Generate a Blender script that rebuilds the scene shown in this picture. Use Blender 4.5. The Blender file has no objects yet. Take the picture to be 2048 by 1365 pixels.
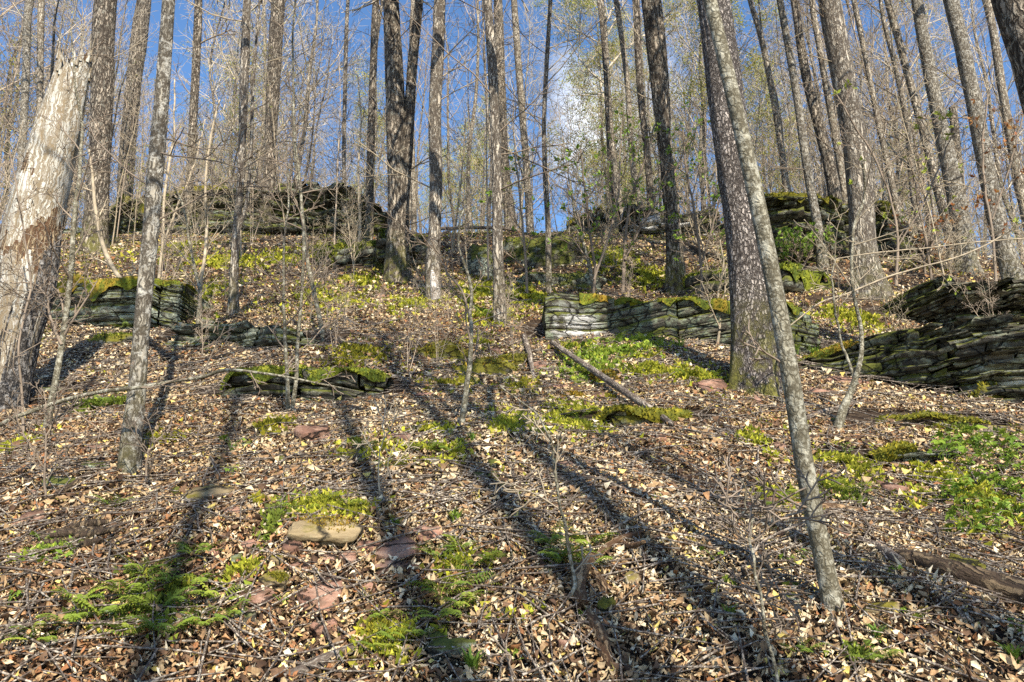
import bpy, math, random
import numpy as np
from mathutils import Vector, Matrix, Quaternion

random.seed(7)
RNG = np.random.default_rng(7)
sc = bpy.context.scene
col = sc.collection
R = math.radians

# ------------------------------------------------------------------ camera, sky, sun, exposure
F = 1479.0                      # focal length in pixels of the 2048 px wide photograph
PITCH = R(15.0)
CX, CY = 1024.0, 682.5
cam_d = bpy.data.cameras.new('camera')
cam_d.sensor_width = 36.0
cam_d.lens = F / 2048.0 * 36.0
cam_d.clip_start = 0.05
cam_d.clip_end = 1500.0
cam = bpy.data.objects.new('camera', cam_d)
col.objects.link(cam)
cam.rotation_euler = (R(90) + PITCH, 0, 0)
sc.camera = cam

SUN_AZ, SUN_EL = R(19.0), R(40.0)          # light travels towards the left and up the hill
LDIR = Vector((-math.sin(SUN_AZ) * math.cos(SUN_EL), math.cos(SUN_AZ) * math.cos(SUN_EL), -math.sin(SUN_EL)))
sun_d = bpy.data.lights.new('sun', 'SUN')
sun_d.energy = 5.0
sun_d.angle = R(0.5)
sun_d.color = (1.0, 0.915, 0.76)
sun = bpy.data.objects.new('sun', sun_d)
col.objects.link(sun)
sun.rotation_euler = LDIR.to_track_quat('-Z', 'Y').to_euler()

world = bpy.data.worlds.new('World')
sc.world = world
world.use_nodes = True
wn, wl = world.node_tree.nodes, world.node_tree.links
bg = wn['Background']
sky = wn.new('ShaderNodeTexSky')
sky.sky_type = 'NISHITA'
sky.sun_disc = False
sky.sun_elevation = SUN_EL
sky.sun_rotation = math.pi - SUN_AZ
sky.altitude = 500.0
sky.air_density = 1.0
sky.dust_density = 0.3
sky.ozone_density = 3.0
SKY_STRENGTH = 0.09
bg.inputs[1].default_value = SKY_STRENGTH
tcw = wn.new('ShaderNodeTexCoord')
nzw = wn.new('ShaderNodeTexNoise')
nzw.inputs['Scale'].default_value = 3.2
nzw.inputs['Detail'].default_value = 9.0
nzw.inputs['Roughness'].default_value = 0.62
mpw = wn.new('ShaderNodeMapping')
mpw.inputs['Scale'].default_value = (1.0, 1.0, 2.2)
mpw.inputs['Location'].default_value = (0.35, 0.1, 0.55)
wl.new(tcw.outputs['Generated'], mpw.inputs[0])
wl.new(mpw.outputs[0], nzw.inputs['Vector'])
rmw = wn.new('ShaderNodeValToRGB')
rmw.color_ramp.elements[0].position = 0.60
rmw.color_ramp.elements[1].position = 0.78
wl.new(nzw.outputs[0], rmw.inputs[0])
mxw = wn.new('ShaderNodeMix')
mxw.data_type = 'RGBA'
mxw.inputs[7].default_value = (9.0, 9.3, 9.8, 1)
hsw = wn.new('ShaderNodeHueSaturation')
hsw.inputs['Saturation'].default_value = 1.12
hsw.inputs['Value'].default_value = 1.55
wl.new(sky.outputs[0], hsw.inputs['Color'])
_cd = Vector(((1240 - CX) / F, math.cos(PITCH) - (CY - 235) / F * math.sin(PITCH), math.sin(PITCH) + (CY - 235) / F * math.cos(PITCH))).normalized()
dsw = wn.new('ShaderNodeVectorMath'); dsw.operation = 'DISTANCE'; dsw.inputs[1].default_value = _cd
wl.new(tcw.outputs['Generated'], dsw.inputs[0])
nzc = wn.new('ShaderNodeTexNoise'); nzc.inputs['Scale'].default_value = 9.0; nzc.inputs['Detail'].default_value = 8.0
wl.new(tcw.outputs['Generated'], nzc.inputs['Vector'])
adw = wn.new('ShaderNodeMath'); adw.operation = 'MULTIPLY_ADD'; adw.inputs[1].default_value = 0.30
wl.new(nzc.outputs[0], adw.inputs[0]); wl.new(dsw.outputs['Value'], adw.inputs[2])
mrw = wn.new('ShaderNodeMapRange'); mrw.inputs[1].default_value = 0.14; mrw.inputs[2].default_value = 0.25; mrw.inputs[3].default_value = 1.0; mrw.inputs[4].default_value = 0.0
wl.new(adw.outputs[0], mrw.inputs[0])
mcw = wn.new('ShaderNodeMath'); mcw.operation = 'MAXIMUM'
wl.new(rmw.outputs[0], mcw.inputs[0]); wl.new(mrw.outputs[0], mcw.inputs[1])
wl.new(mcw.outputs[0], mxw.inputs[0])
wl.new(hsw.outputs[0], mxw.inputs[6])
wl.new(mxw.outputs[2], bg.inputs[0])

sc.view_settings.view_transform = 'Standard'
sc.view_settings.look = 'None'
sc.view_settings.exposure = 0.88
sc.view_settings.gamma = 1.0
sc.view_settings.use_curve_mapping = False
sc.render.engine = 'CYCLES'
sc.cycles.use_denoising = False
sc.cycles.max_bounces = 4
sc.cycles.diffuse_bounces = 1
sc.cycles.glossy_bounces = 1
sc.cycles.transmission_bounces = 3
sc.cycles.transparent_max_bounces = 4
sc.render.filter_size = 1.15

# ------------------------------------------------------------------ helpers: noise, terrain, pixels
def _hash(ix, iy, iz, seed):
    h = (ix.astype(np.int64) * 374761393 + iy.astype(np.int64) * 668265263 + iz.astype(np.int64) * 2147483647 + seed * 144665) & 0xffffffff
    h = ((h ^ (h >> 13)) * 1274126177) & 0xffffffff
    h = h ^ (h >> 16)
    return (h & 0xffff) / 32767.5 - 1.0

def vnoise(x, y, z=0.0, seed=0):
    x, y, z = np.broadcast_arrays(np.asarray(x, float), np.asarray(y, float), np.asarray(z, float))
    ix, iy, iz = np.floor(x), np.floor(y), np.floor(z)
    fx, fy, fz = x - ix, y - iy, z - iz
    ux, uy, uz = fx * fx * (3 - 2 * fx), fy * fy * (3 - 2 * fy), fz * fz * (3 - 2 * fz)
    out = 0
    for dx in (0, 1):
        for dy in (0, 1):
            for dz in (0, 1):
                w = (ux if dx else 1 - ux) * (uy if dy else 1 - uy) * (uz if dz else 1 - uz)
                out = out + w * _hash(ix + dx, iy + dy, iz + dz, seed)
    return out

def fbm(x, y, z=0.0, seed=0, oct=3):
    s, a, f = 0, 1.0, 1.0
    for k in range(oct):
        s = s + a * vnoise(np.asarray(x) * f, np.asarray(y) * f, np.asarray(z) * f, seed + k * 17)
        a *= 0.5
        f *= 2.03
    return s

def sstep(a, b, x):
    t = np.clip((np.asarray(x, float) - a) / (b - a), 0, 1)
    return t * t * (3 - 2 * t)

_tab = [(1365, 2.7), (1200, 3.3), (1000, 4.5), (800, 7.0), (700, 9.0), (600, 12.5), (550, 15.0), (500, 18.0), (470, 21.0)]
_Y = [-80, -20, 0.0] + [d for _, d in _tab]
_Z = [-18.0, -7.6, -1.6] + [d * math.tan(PITCH + math.atan((CY - y) / F)) for y, d in _tab]
_Y += [24.0, 30.0]
_Z += [_Z[-1] + 3.0 * 0.5, _Z[-1] + 9 * 0.5]
_fy = np.arange(-80, 30.01, 0.05)
_fz = np.interp(_fy, _Y, _Z)
_k = np.hanning(25); _k /= _k.sum()
_fz = np.convolve(np.pad(_fz, 12, mode='edge'), _k, mode='valid')

def H(x, y):
    x, y = np.asarray(x, float), np.asarray(y, float)
    yc = 21.3 - 5.0 * sstep(9.5, 12.0, x)
    base = np.interp(np.minimum(y, yc), _fy, _fz)
    d = np.maximum(y - yc, 0)
    base = base + 0.10 * np.minimum(d, 40) + 0.25 * (1 - np.exp(-d * 0.8))
    base = base + 1.25 * sstep(-3.4, -4.6, x) * sstep(21.4, 22.6, y) * sstep(-14, -9, x)
    n = 0.12 * vnoise(x * 0.45, y * 0.45, 0, 3) + 0.045 * vnoise(x * 1.3, y * 1.3, 0, 4) + 0.018 * vnoise(x * 4, y * 4, 0, 5)
    return base + n * sstep(0.0, 3.0, np.abs(y) + np.abs(x))

def ray(px, py):
    xc, yc = (px - CX) / F, (CY - py) / F
    c, s = math.cos(PITCH), math.sin(PITCH)
    return np.array([xc, c - yc * s, s + yc * c])      # per unit of depth along the optical axis

def at_depth(px, py, Y):
    d = ray(px, py)
    return d * (Y / d[1])

def axis_depth(px, py, Y):
    return Y / ray(px, py)[1]

def ground(px, py, lo=1.5, hi=60.0):
    d = ray(px, py)
    t = np.linspace(lo, hi, 3000)
    P = d[None, :] * t[:, None]
    f = P[:, 2] - H(P[:, 0], P[:, 1])
    i = np.argmax(f < 0)
    if f[i] >= 0:
        p = d * 30.0
        return np.array([p[0], p[1], float(H(p[0], p[1]))])
    a, b = t[max(i - 1, 0)], t[i]
    for _ in range(20):
        m = 0.5 * (a + b)
        p = d * m
        if p[2] - H(p[0], p[1]) < 0: b = m
        else: a = m
    p = d * b
    return np.array([p[0], p[1], float(H(p[0], p[1]))])

def ground_normal(x, y):
    e = 0.15
    gx = (H(x + e, y) - H(x - e, y)) / (2 * e)
    gy = (H(x, y + e) - H(x, y - e)) / (2 * e)
    n = np.stack([-gx, -gy, np.ones_like(gx)], -1)
    return n / np.linalg.norm(n, axis=-1, keepdims=True)

# ------------------------------------------------------------------ helpers: meshes and objects
def mk_mesh(name, V, quads=None, tris=None, smooth=True, mat=None, colors=None):
    V = np.asarray(V, np.float32).reshape(-1, 3)
    loops, starts, totals, s = [], [], [], 0
    for arr, k in ((quads, 4), (tris, 3)):
        if arr is None or len(arr) == 0: continue
        a = np.asarray(arr, np.int32).reshape(-1, k)
        loops.append(a.ravel())
        starts.append(s + np.arange(len(a)) * k)
        totals.append(np.full(len(a), k))
        s += a.size
    me = bpy.data.meshes.new(name)
    me.vertices.add(len(V))
    me.vertices.foreach_set('co', V.ravel())
    L = np.concatenate(loops).astype(np.int32)
    S = np.concatenate(starts).astype(np.int32)
    me.loops.add(len(L))
    me.loops.foreach_set('vertex_index', L)
    me.polygons.add(len(S))
    me.polygons.foreach_set('loop_start', S)
    me.polygons.foreach_set('loop_total', np.concatenate(totals).astype(np.int32))
    if smooth:
        me.polygons.foreach_set('use_smooth', np.ones(len(S), bool))
    if colors is not None:
        ca = me.color_attributes.new('Col', 'FLOAT_COLOR', 'POINT')
        c = np.ones((len(V), 4), np.float32)
        c[:, :3] = colors
        ca.data.foreach_set('color', c.ravel())
    me.update(calc_edges=True)
    if mat is not None: me.materials.append(mat)
    return me

def link(name, me, parent=None, loc=None, label=None, cat=None, group=None, kind=None):
    o = bpy.data.objects.new(name, me)
    col.objects.link(o)
    if parent is not None: o.parent = parent
    if loc is not None: o.location = tuple(float(v) for v in loc)
    tag(o, label, cat, group, kind)
    return o

def tag(o, label=None, cat=None, group=None, kind=None):
    if label: o['label'] = label
    if cat: o['category'] = cat
    if group: o['group'] = group
    if kind: o['kind'] = kind
    return o

def empty(name, loc, label, cat, group=None):
    o = bpy.data.objects.new(name, None)
    o.empty_display_size = 0.1
    col.objects.link(o)
    o.location = tuple(float(v) for v in loc)
    return tag(o, label, cat, group)

def copy_tree(o, loc, rotz, scale, label=None, group=None):
    r = o.copy()
    col.objects.link(r)
    r.location = tuple(float(v) for v in loc)
    r.rotation_euler = (0, 0, rotz)
    r.scale = (scale,) * 3 if not isinstance(scale, (tuple, list)) else scale
    if label: r['label'] = label
    if group: r['group'] = group
    for ch in o.children:
        c = ch.copy()
        col.objects.link(c)
        c.parent = r
    return r

def catmull(P, n):
    P = np.asarray(P, float)
    if len(P) == 2:
        t = np.linspace(0, 1, n)[:, None]
        return P[0] * (1 - t) + P[1] * t
    s = np.concatenate([[0], np.cumsum(np.linalg.norm(np.diff(P[:, :3], axis=0), axis=1))])
    u = np.linspace(0, s[-1], n)
    Q = np.empty((n, P.shape[1]))
    m = np.gradient(P, s, axis=0)
    i = np.clip(np.searchsorted(s, u, side='right') - 1, 0, len(P) - 2)
    h = (s[i + 1] - s[i])
    t = ((u - s[i]) / h)[:, None]
    h = h[:, None]
    Q = (2 * t**3 - 3 * t**2 + 1) * P[i] + (t**3 - 2 * t**2 + t) * h * m[i] + (-2 * t**3 + 3 * t**2) * P[i + 1] + (t**3 - t**2) * h * m[i + 1]
    return Q

def ring_frames(P):
    T = np.gradient(P, axis=-2)
    T /= np.linalg.norm(T, axis=-1, keepdims=True) + 1e-9
    mean = T.mean(axis=-2, keepdims=True)
    ref = np.where(np.abs(mean[..., 0:1]) < 0.75, np.array([1.0, 0, 0]), np.array([0, 1.0, 0]))
    ref = np.broadcast_to(ref, T.shape)
    B = np.cross(T, ref); B /= np.linalg.norm(B, axis=-1, keepdims=True) + 1e-9
    A = np.cross(B, T)
    return A, B

def tubes_geo(tubes, sides):
    """tubes: list of (pts n x 3, radii n). All tubes as one vertex / quad array."""
    groups = {}
    for p, r in tubes:
        groups.setdefault(len(p), []).append((p, r))
    Vs, Qs, off = [], [], 0
    ang = np.arange(sides) * 2 * math.pi / sides
    ca, sa = np.cos(ang), np.sin(ang)
    for n, lst in groups.items():
        P = np.array([q[0] for q in lst], float)
        r = np.array([q[1] for q in lst], float)
        A, B = ring_frames(P)
        V = P[:, :, None, :] + r[:, :, None, None] * (A[:, :, None, :] * ca[None, None, :, None] + B[:, :, None, :] * sa[None, None, :, None])
        m = len(lst)
        idx = np.arange(m * n * sides).reshape(m, n, sides)
        q = np.stack([idx[:, :-1, :], np.roll(idx[:, :-1, :], -1, 2), np.roll(idx[:, 1:, :], -1, 2), idx[:, 1:, :]], -1)
        Vs.append(V.reshape(-1, 3)); Qs.append(q.reshape(-1, 4) + off)
        off += m * n * sides
    return np.concatenate(Vs), np.concatenate(Qs)

def trunk_geo(path, radii, sides, rings, flare=0.0, flare_h=0.4, amp=0.06, furrow=0.0, fk=9.0, seed=0, lobes=5):
    """A trunk along path (k x 3) with radii (k): bulges, root flare and bark furrows as real relief."""
    Q = catmull(np.concatenate([np.asarray(path, float), np.asarray(radii, float)[:, None]], 1), rings)
    P, r = Q[:, :3], np.maximum(Q[:, 3], 0.003)
    A, B = ring_frames(P[None])
    A, B = A[0], B[0]
    th = np.arange(sides) * 2 * math.pi / sides
    s = np.concatenate([[0], np.cumsum(np.linalg.norm(np.diff(P, axis=0), axis=1))])
    TH, S = np.meshgrid(th, s)
    c, d = np.cos(TH), np.sin(TH)
    rr = r[:, None] * (1 + amp * fbm(c * 1.3, d * 1.3, S * 1.6, seed, 3))
    if furrow:
        f = 1 - np.abs(fbm(c * fk, d * fk, S * fk * 0.55 / max(r.max() * 8, 0.5), seed + 5, 2))
        rr = rr * (1 + furrow * (f - 0.6))
    if flare:
        fl = np.exp(-S / flare_h)
        rr = rr * (1 + flare * fl * (0.55 + 0.9 * np.maximum(0, np.cos(TH * lobes + seed + 0.8 * np.sin(TH * 2 + seed)))))
    V = P[:, None, :] + rr[..., None] * (A[:, None, :] * c[..., None] + B[:, None, :] * d[..., None])
    idx = np.arange(rings * sides).reshape(rings, sides)
    q = np.stack([idx[:-1], np.roll(idx[:-1], -1, 1), np.roll(idx[1:], -1, 1), idx[1:]], -1).reshape(-1, 4)
    V = V.reshape(-1, 3)
    cap = len(V)
    V = np.concatenate([V, P[-1:]])
    tri = np.stack([idx[-1], np.roll(idx[-1], -1), np.full(sides, cap)], -1)
    return V, q, tri

def perp_dir(d, ang, phi):
    d = d / (np.linalg.norm(d) + 1e-9)
    a = np.cross(d, [0, 0, 1.0] if abs(d[2]) < 0.9 else [1.0, 0, 0]); a /= np.linalg.norm(a)
    b = np.cross(d, a)
    return d * math.cos(ang) + (a * math.cos(phi) + b * math.sin(phi)) * math.sin(ang)

def grow(tubes, tips, p, d, L, r, lvl, spec, rng, rmin=0.003):
    """Recursive branching. spec[lvl] = (children, angle, length ratio, wobble, up)."""
    nch, ang, ratio, wob, up = spec[min(lvl, len(spec) - 1)]
    n = 5
    pts = [np.array(p, float)]
    dd = np.array(d, float)
    dirs = [dd]
    for i in range(n - 1):
        dd = dd + rng.normal(0, wob, 3) + np.array([0, 0, up])
        dd /= np.linalg.norm(dd)
        pts.append(pts[-1] + dd * L / (n - 1))
        dirs.append(dd)
    rad = np.maximum(np.linspace(r, r * 0.45, n), rmin)
    tubes.append((np.array(pts), rad))
    if lvl >= len(spec) - 1 or nch == 0:
        tips.append((pts[-1], dirs[-1]))
        if rng.random() < 0.6: tips.append((pts[2], dirs[2]))
        return
    phi0 = rng.random() * 6.28
    for k in range(nch):
        u = 0.22 + 0.78 * (k + rng.random() * 0.8) / nch
        u = min(u, 0.999) * (n - 1)
        i = int(u); f = u - i
        q = pts[i] * (1 - f) + pts[min(i + 1, n - 1)] * f
        cd = perp_dir(dirs[i], ang * rng.uniform(0.7, 1.3), phi0 + k * 2.4 + rng.normal(0, 0.4))
        grow(tubes, tips, q, cd, L * ratio * rng.uniform(0.65, 1.25) * (1.15 - 0.45 * u / (n - 1)), max(r * 0.52, rmin), lvl + 1, spec, rng, rmin)

# ------------------------------------------------------------------ materials
def new_mat(name):
    m = bpy.data.materials.new(name)
    m.use_nodes = True
    nt = m.node_tree
    b = nt.nodes['Principled BSDF']
    b.inputs['Roughness'].default_value = 0.85
    b.inputs['Specular IOR Level'].default_value = 0.25
    return m, nt.nodes, nt.links, b

def node(N, L, typ, ins=None, **props):
    n = N.new(typ)
    for k, v in props.items(): setattr(n, k, v)
    for k, v in (ins or {}).items():
        if hasattr(v, 'is_output'): L.new(v, n.inputs[k])
        else: n.inputs[k].default_value = v
    return n

def ramp(N, L, fac, stops):
    r = N.new('ShaderNodeValToRGB')
    e = r.color_ramp.elements
    while len(e) < len(stops): e.new(0.5)
    for el, (p, c) in zip(e, stops):
        el.position = p
        el.color = c if isinstance(c, tuple) and len(c) == 4 else (tuple(c) + (1,) if isinstance(c, tuple) else (c, c, c, 1))
    L.new(fac, r.inputs[0])
    return r.outputs[0]

def mix(N, L, f, a, b, blend='MIX'):
    m = N.new('ShaderNodeMix'); m.data_type = 'RGBA'; m.blend_type = blend
    for s, v in ((0, f), (6, a), (7, b)):
        if hasattr(v, 'is_output'): L.new(v, m.inputs[s])
        elif s == 0: m.inputs[0].default_value = v
        else: m.inputs[s].default_value = tuple(v) + (1,) if len(v) == 3 else v
    return m.outputs[2]

def bark_mat(name, dark, light, lichen=(0.42, 0.45, 0.38), lich=0.35, scale=14.0, zs=0.22, bump=0.6, moss=0.0, contrast=(0.02, 0.16), horizontal=False):
    m, N, L, b = new_mat(name)
    tc = node(N, L, 'ShaderNodeTexCoord')
    oi = node(N, L, 'ShaderNodeObjectInfo')
    off = node(N, L, 'ShaderNodeVectorMath', {0: tc.outputs['Object']}, operation='ADD')
    comb = node(N, L, 'ShaderNodeCombineXYZ', {2: oi.outputs['Random']})
    L.new(comb.outputs[0], off.inputs[1])
    base = off.outputs[0]
    nz = node(N, L, 'ShaderNodeTexNoise', {'Vector': base, 'Scale': scale * 0.55, 'Detail': 4.0})
    dist = mix(N, L, 1.6 / scale, base, nz.outputs['Color'], 'ADD')
    mp = node(N, L, 'ShaderNodeMapping', {0: dist, 'Scale': (1.0, 1.0, zs) if not horizontal else (zs * 0.6, zs * 0.6, 1.4)})
    vo = node(N, L, 'ShaderNodeTexVoronoi', {'Vector': mp.outputs[0], 'Scale': scale}, feature='DISTANCE_TO_EDGE')
    f1 = ramp(N, L, vo.outputs['Distance'], [(contrast[0], 0.0), (contrast[1], 1.0)])
    mp2 = node(N, L, 'ShaderNodeMapping', {0: dist, 'Scale': (1.0, 1.0, zs * 0.5)})
    nr = node(N, L, 'ShaderNodeTexNoise', {'Vector': mp2.outputs[0], 'Scale': scale * 0.8, 'Detail': 5.0, 'Roughness': 0.6})
    sb = node(N, L, 'ShaderNodeMath', {0: nr.outputs[0], 1: 0.5}, operation='SUBTRACT')
    ab = node(N, L, 'ShaderNodeMath', {0: sb.outputs[0]}, operation='ABSOLUTE')
    f2 = ramp(N, L, ab.outputs[0], [(0.0, 0.0), (0.075, 1.0)])
    fm_ = node(N, L, 'ShaderNodeMath', {0: f1, 1: f2}, operation='MULTIPLY')
    fis = fm_.outputs[0]
    n2 = node(N, L, 'ShaderNodeTexNoise', {'Vector': mp.outputs[0], 'Scale': scale * 2.2, 'Detail': 6.0, 'Roughness': 0.7})
    tone = ramp(N, L, n2.outputs[0], [(0.3, tuple(0.5 * c for c in light)), (0.55, light), (0.72, tuple(min(1.25 * c, 0.72) for c in light))])
    n7 = node(N, L, 'ShaderNodeTexNoise', {'Vector': base, 'Scale': 1.7, 'Detail': 5.0})
    big = ramp(N, L, n7.outputs[0], [(0.35, 0.62), (0.65, 1.2)])
    tone = mix(N, L, 1.0, tone, big, 'MULTIPLY')
    c = mix(N, L, fis, dark, tone)
    n3 = node(N, L, 'ShaderNodeTexNoise', {'Vector': base, 'Scale': 7.0 + scale * 0.35, 'Detail': 8.0, 'Roughness': 0.75})
    lm = ramp(N, L, n3.outputs[0], [(0.60 - 0.22 * lich, 0.0), (0.66 - 0.16 * lich, 1.0)])
    lmm = node(N, L, 'ShaderNodeMath', {0: lm, 1: min(1.0, 0.35 + lich)}, operation='MULTIPLY')
    c = mix(N, L, lmm.outputs[0], c, lichen)
    if moss:
        sx = node(N, L, 'ShaderNodeSeparateXYZ', {0: tc.outputs['Object']})
        h = node(N, L, 'ShaderNodeMapRange', {0: sx.outputs[2], 1: 0.1, 2: 1.1, 3: 1.0, 4: 0.0})
        n4 = node(N, L, 'ShaderNodeTexNoise', {'Vector': base, 'Scale': 7.0, 'Detail': 6.0})
        mm = node(N, L, 'ShaderNodeMath', {0: h.outputs[0], 1: ramp(N, L, n4.outputs[0], [(0.42, 0.0), (0.56, 1.0)])}, operation='MULTIPLY')
        mm2 = node(N, L, 'ShaderNodeMath', {0: mm.outputs[0], 1: moss}, operation='MULTIPLY')
        c = mix(N, L, mm2.outputs[0], c, (0.16, 0.15, 0.03))
    L.new(c, b.inputs['Base Color'])
    hgt = mix(N, L, 0.35, fis, n2.outputs[0])
    bp = node(N, L, 'ShaderNodeBump', {'Height': hgt, 'Strength': bump, 'Distance': 0.03})
    L.new(bp.outputs[0], b.inputs['Normal'])
    return m

def col_mat(name, transl=0.0, rough=0.8, vary=0.25, attr=True, base=(0.3, 0.3, 0.1), nscale=60.0):
    m, N, L, b = new_mat(name)
    b.inputs['Roughness'].default_value = rough
    if attr:
        at = node(N, L, 'ShaderNodeAttribute', attribute_name='Col')
        c = at.outputs['Color']
    else:
        oi = node(N, L, 'ShaderNodeObjectInfo')
        hv = 1.0 if base[1] > base[0] else 0.0
        c = ramp(N, L, oi.outputs['Random'], [(0.0, tuple(0.75 * x for x in base)), (1.0, tuple(1.25 * x for x in base))]) if not hv else ramp(N, L, oi.outputs['Random'], [(0.0, (base[0] * 0.6, base[1] * 0.68, base[2] * 0.8)), (0.6, base), (1.0, (base[0] * 1.5, base[1] * 1.28, base[2] * 1.4))])
    tc = node(N, L, 'ShaderNodeTexCoord')
    nz = node(N, L, 'ShaderNodeTexNoise', {'Vector': tc.outputs['Object'], 'Scale': nscale, 'Detail': 3.0})
    v = ramp(N, L, nz.outputs[0], [(0.3, 1 - vary), (0.7, 1 + vary)])
    c = mix(N, L, 1.0, c, v, 'MULTIPLY')
    L.new(c, b.inputs['Base Color'])
    if transl:
        t = node(N, L, 'ShaderNodeBsdfTranslucent', {'Color': c})
        mx = node(N, L, 'ShaderNodeMixShader', {0: transl, 1: b.outputs[0], 2: t.outputs[0]})
        L.new(mx.outputs[0], N['Material Output'].inputs['Surface'])
    return m

def rock_mat(name, dark, mid, lichen, lich=0.5, white=0.0, moss=0.6, mosscol=(0.13, 0.14, 0.025), moss_thr=0.45, strata=9.0, bump=0.8, red=0.0, at=None, arad=1.0):
    m, N, L, b = new_mat(name)
    tc = node(N, L, 'ShaderNodeTexCoord')
    ge = node(N, L, 'ShaderNodeNewGeometry')
    P = ge.outputs['Position']
    mp = node(N, L, 'ShaderNodeMapping', {0: P, 'Scale': (0.7, 0.7, strata)})
    n1 = node(N, L, 'ShaderNodeTexNoise', {'Vector': mp.outputs[0], 'Scale': 2.4, 'Detail': 8.0, 'Roughness': 0.7})
    n2 = node(N, L, 'ShaderNodeTexNoise', {'Vector': P, 'Scale': 5.0, 'Detail': 9.0, 'Roughness': 0.72})
    n3 = node(N, L, 'ShaderNodeTexNoise', {'Vector': P, 'Scale': 26.0, 'Detail': 6.0, 'Roughness': 0.7})
    oi = node(N, L, 'ShaderNodeObjectInfo')
    c = ramp(N, L, n1.outputs[0], [(0.36, dark), (0.52, mid), (0.66, tuple(1.5 * x for x in mid))])
    rv = ramp(N, L, oi.outputs['Random'], [(0.0, 0.8), (1.0, 1.2)])
    c = mix(N, L, 1.0, c, rv, 'MULTIPLY')
    lm = ramp(N, L, n2.outputs[0], [(0.60 - 0.25 * lich, 0.0), (0.68 - 0.2 * lich, 1.0)])
    l3 = ramp(N, L, n3.outputs[0], [(0.36, 0.0), (0.55, 1.0)])
    lmm = node(N, L, 'ShaderNodeMath', {0: lm, 1: l3}, operation='MULTIPLY')
    c = mix(N, L, lmm.outputs[0], c, lichen)
    if white:
        n4 = node(N, L, 'ShaderNodeTexNoise', {'Vector': P, 'Scale': 1.1, 'Detail': 5.0})
        wm = ramp(N, L, n4.outputs[0], [(0.62 - 0.3 * white, 0.0), (0.68 - 0.3 * white, 1.0)])
        st = ramp(N, L, n1.outputs[0], [(0.40, 0.0), (0.48, 1.0)])
        if at is not None:
            dv = node(N, L, 'ShaderNodeVectorMath', {0: P, 1: at}, operation='DISTANCE')
            dn = node(N, L, 'ShaderNodeMath', {0: n4.outputs[0], 1: -1.2 * arad, 2: dv.outputs['Value']}, operation='MULTIPLY_ADD')
            wm = ramp(N, L, node(N, L, 'ShaderNodeMapRange', {0: dn.outputs[0], 1: -0.15 * arad, 2: 0.45 * arad, 3: 1.0, 4: 0.0}).outputs[0], [(0.35, 0.0), (0.6, 1.0)])
            wk = ramp(N, L, n2.outputs[0], [(0.38, 0.0), (0.50, 1.0)])
            wq = node(N, L, 'ShaderNodeMath', {0: wm, 1: wk}, operation='MULTIPLY')
            wm = wq.outputs[0]
        wmm = node(N, L, 'ShaderNodeMath', {0: wm, 1: st}, operation='MULTIPLY')
        c = mix(N, L, wmm.outputs[0], c, (0.52, 0.51, 0.49))
    if moss:
        sx = node(N, L, 'ShaderNodeSeparateXYZ', {0: ge.outputs['Normal']})
        n5 = node(N, L, 'ShaderNodeTexNoise', {'Vector': P, 'Scale': 3.2, 'Detail': 7.0, 'Roughness': 0.65})
        n6 = node(N, L, 'ShaderNodeTexNoise', {'Vector': P, 'Scale': 1.3, 'Detail': 6.0, 'Roughness': 0.6})
        av = node(N, L, 'ShaderNodeMath', {0: n5.outputs[0], 1: n6.outputs[0]}, operation='ADD')
        ah = node(N, L, 'ShaderNodeMath', {0: av.outputs[0], 1: 0.55}, operation='MULTIPLY')
        ad = node(N, L, 'ShaderNodeMath', {0: sx.outputs[2], 1: 0.16, 2: ah.outputs[0]}, operation='MULTIPLY_ADD')
        mm = ramp(N, L, ad.outputs[0], [(0.88 - moss * 0.42, 0.0), (0.95 - moss * 0.42, 1.0)])
        mc = ramp(N, L, n3.outputs[0], [(0.3, tuple(0.5 * x for x in mosscol)), (0.65, mosscol), (0.8, tuple(1.9 * x for x in mosscol))])
        c = mix(N, L, mm, c, mc)
    mpc = node(N, L, 'ShaderNodeMapping', {0: mix(N, L, 0.12, P, n2.outputs['Color'], 'ADD'), 'Scale': (2.2, 2.2, 5.5)})
    vc = node(N, L, 'ShaderNodeTexVoronoi', {'Vector': mpc.outputs[0], 'Scale': 1.6}, feature='DISTANCE_TO_EDGE')
    ck = ramp(N, L, vc.outputs['Distance'], [(0.0, 0.0), (0.05, 1.0)])
    c = mix(N, L, ck, (0.012, 0.010, 0.008), c)
    L.new(c, b.inputs['Base Color'])
    hg = mix(N, L, 0.55, n1.outputs[0], n3.outputs[0])
    hg = mix(N, L, 1.0, hg, ck, 'MULTIPLY')
    bp = node(N, L, 'ShaderNodeBump', {'Height': hg, 'Strength': min(1.0, bump * 1.3), 'Distance': 0.04})
    L.new(bp.outputs[0], b.inputs['Normal'])
    return m

M = {}
M['soil'], N, L, b = new_mat('forest_soil')
ge = node(N, L, 'ShaderNodeNewGeometry')
n1 = node(N, L, 'ShaderNodeTexNoise', {'Vector': ge.outputs['Position'], 'Scale': 22.0, 'Detail': 8.0, 'Roughness': 0.75})
vo = node(N, L, 'ShaderNodeTexVoronoi', {'Vector': ge.outputs['Position'], 'Scale': 20.0})
c = ramp(N, L, n1.outputs[0], [(0.3, (0.012, 0.008, 0.006)), (0.5, (0.032, 0.02, 0.012)), (0.62, (0.07, 0.042, 0.024)), (0.75, (0.14, 0.09, 0.05))])
vc = ramp(N, L, vo.outputs['Color'], [(0.2, (0.03, 0.016, 0.01)), (0.5, (0.08, 0.048, 0.027)), (0.8, (0.18, 0.125, 0.075))])
c = mix(N, L, 0.45, c, vc)
L.new(c, b.inputs['Base Color'])
bp = node(N, L, 'ShaderNodeBump', {'Height': n1.outputs[0], 'Strength': 1.0, 'Distance': 0.06})
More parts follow.
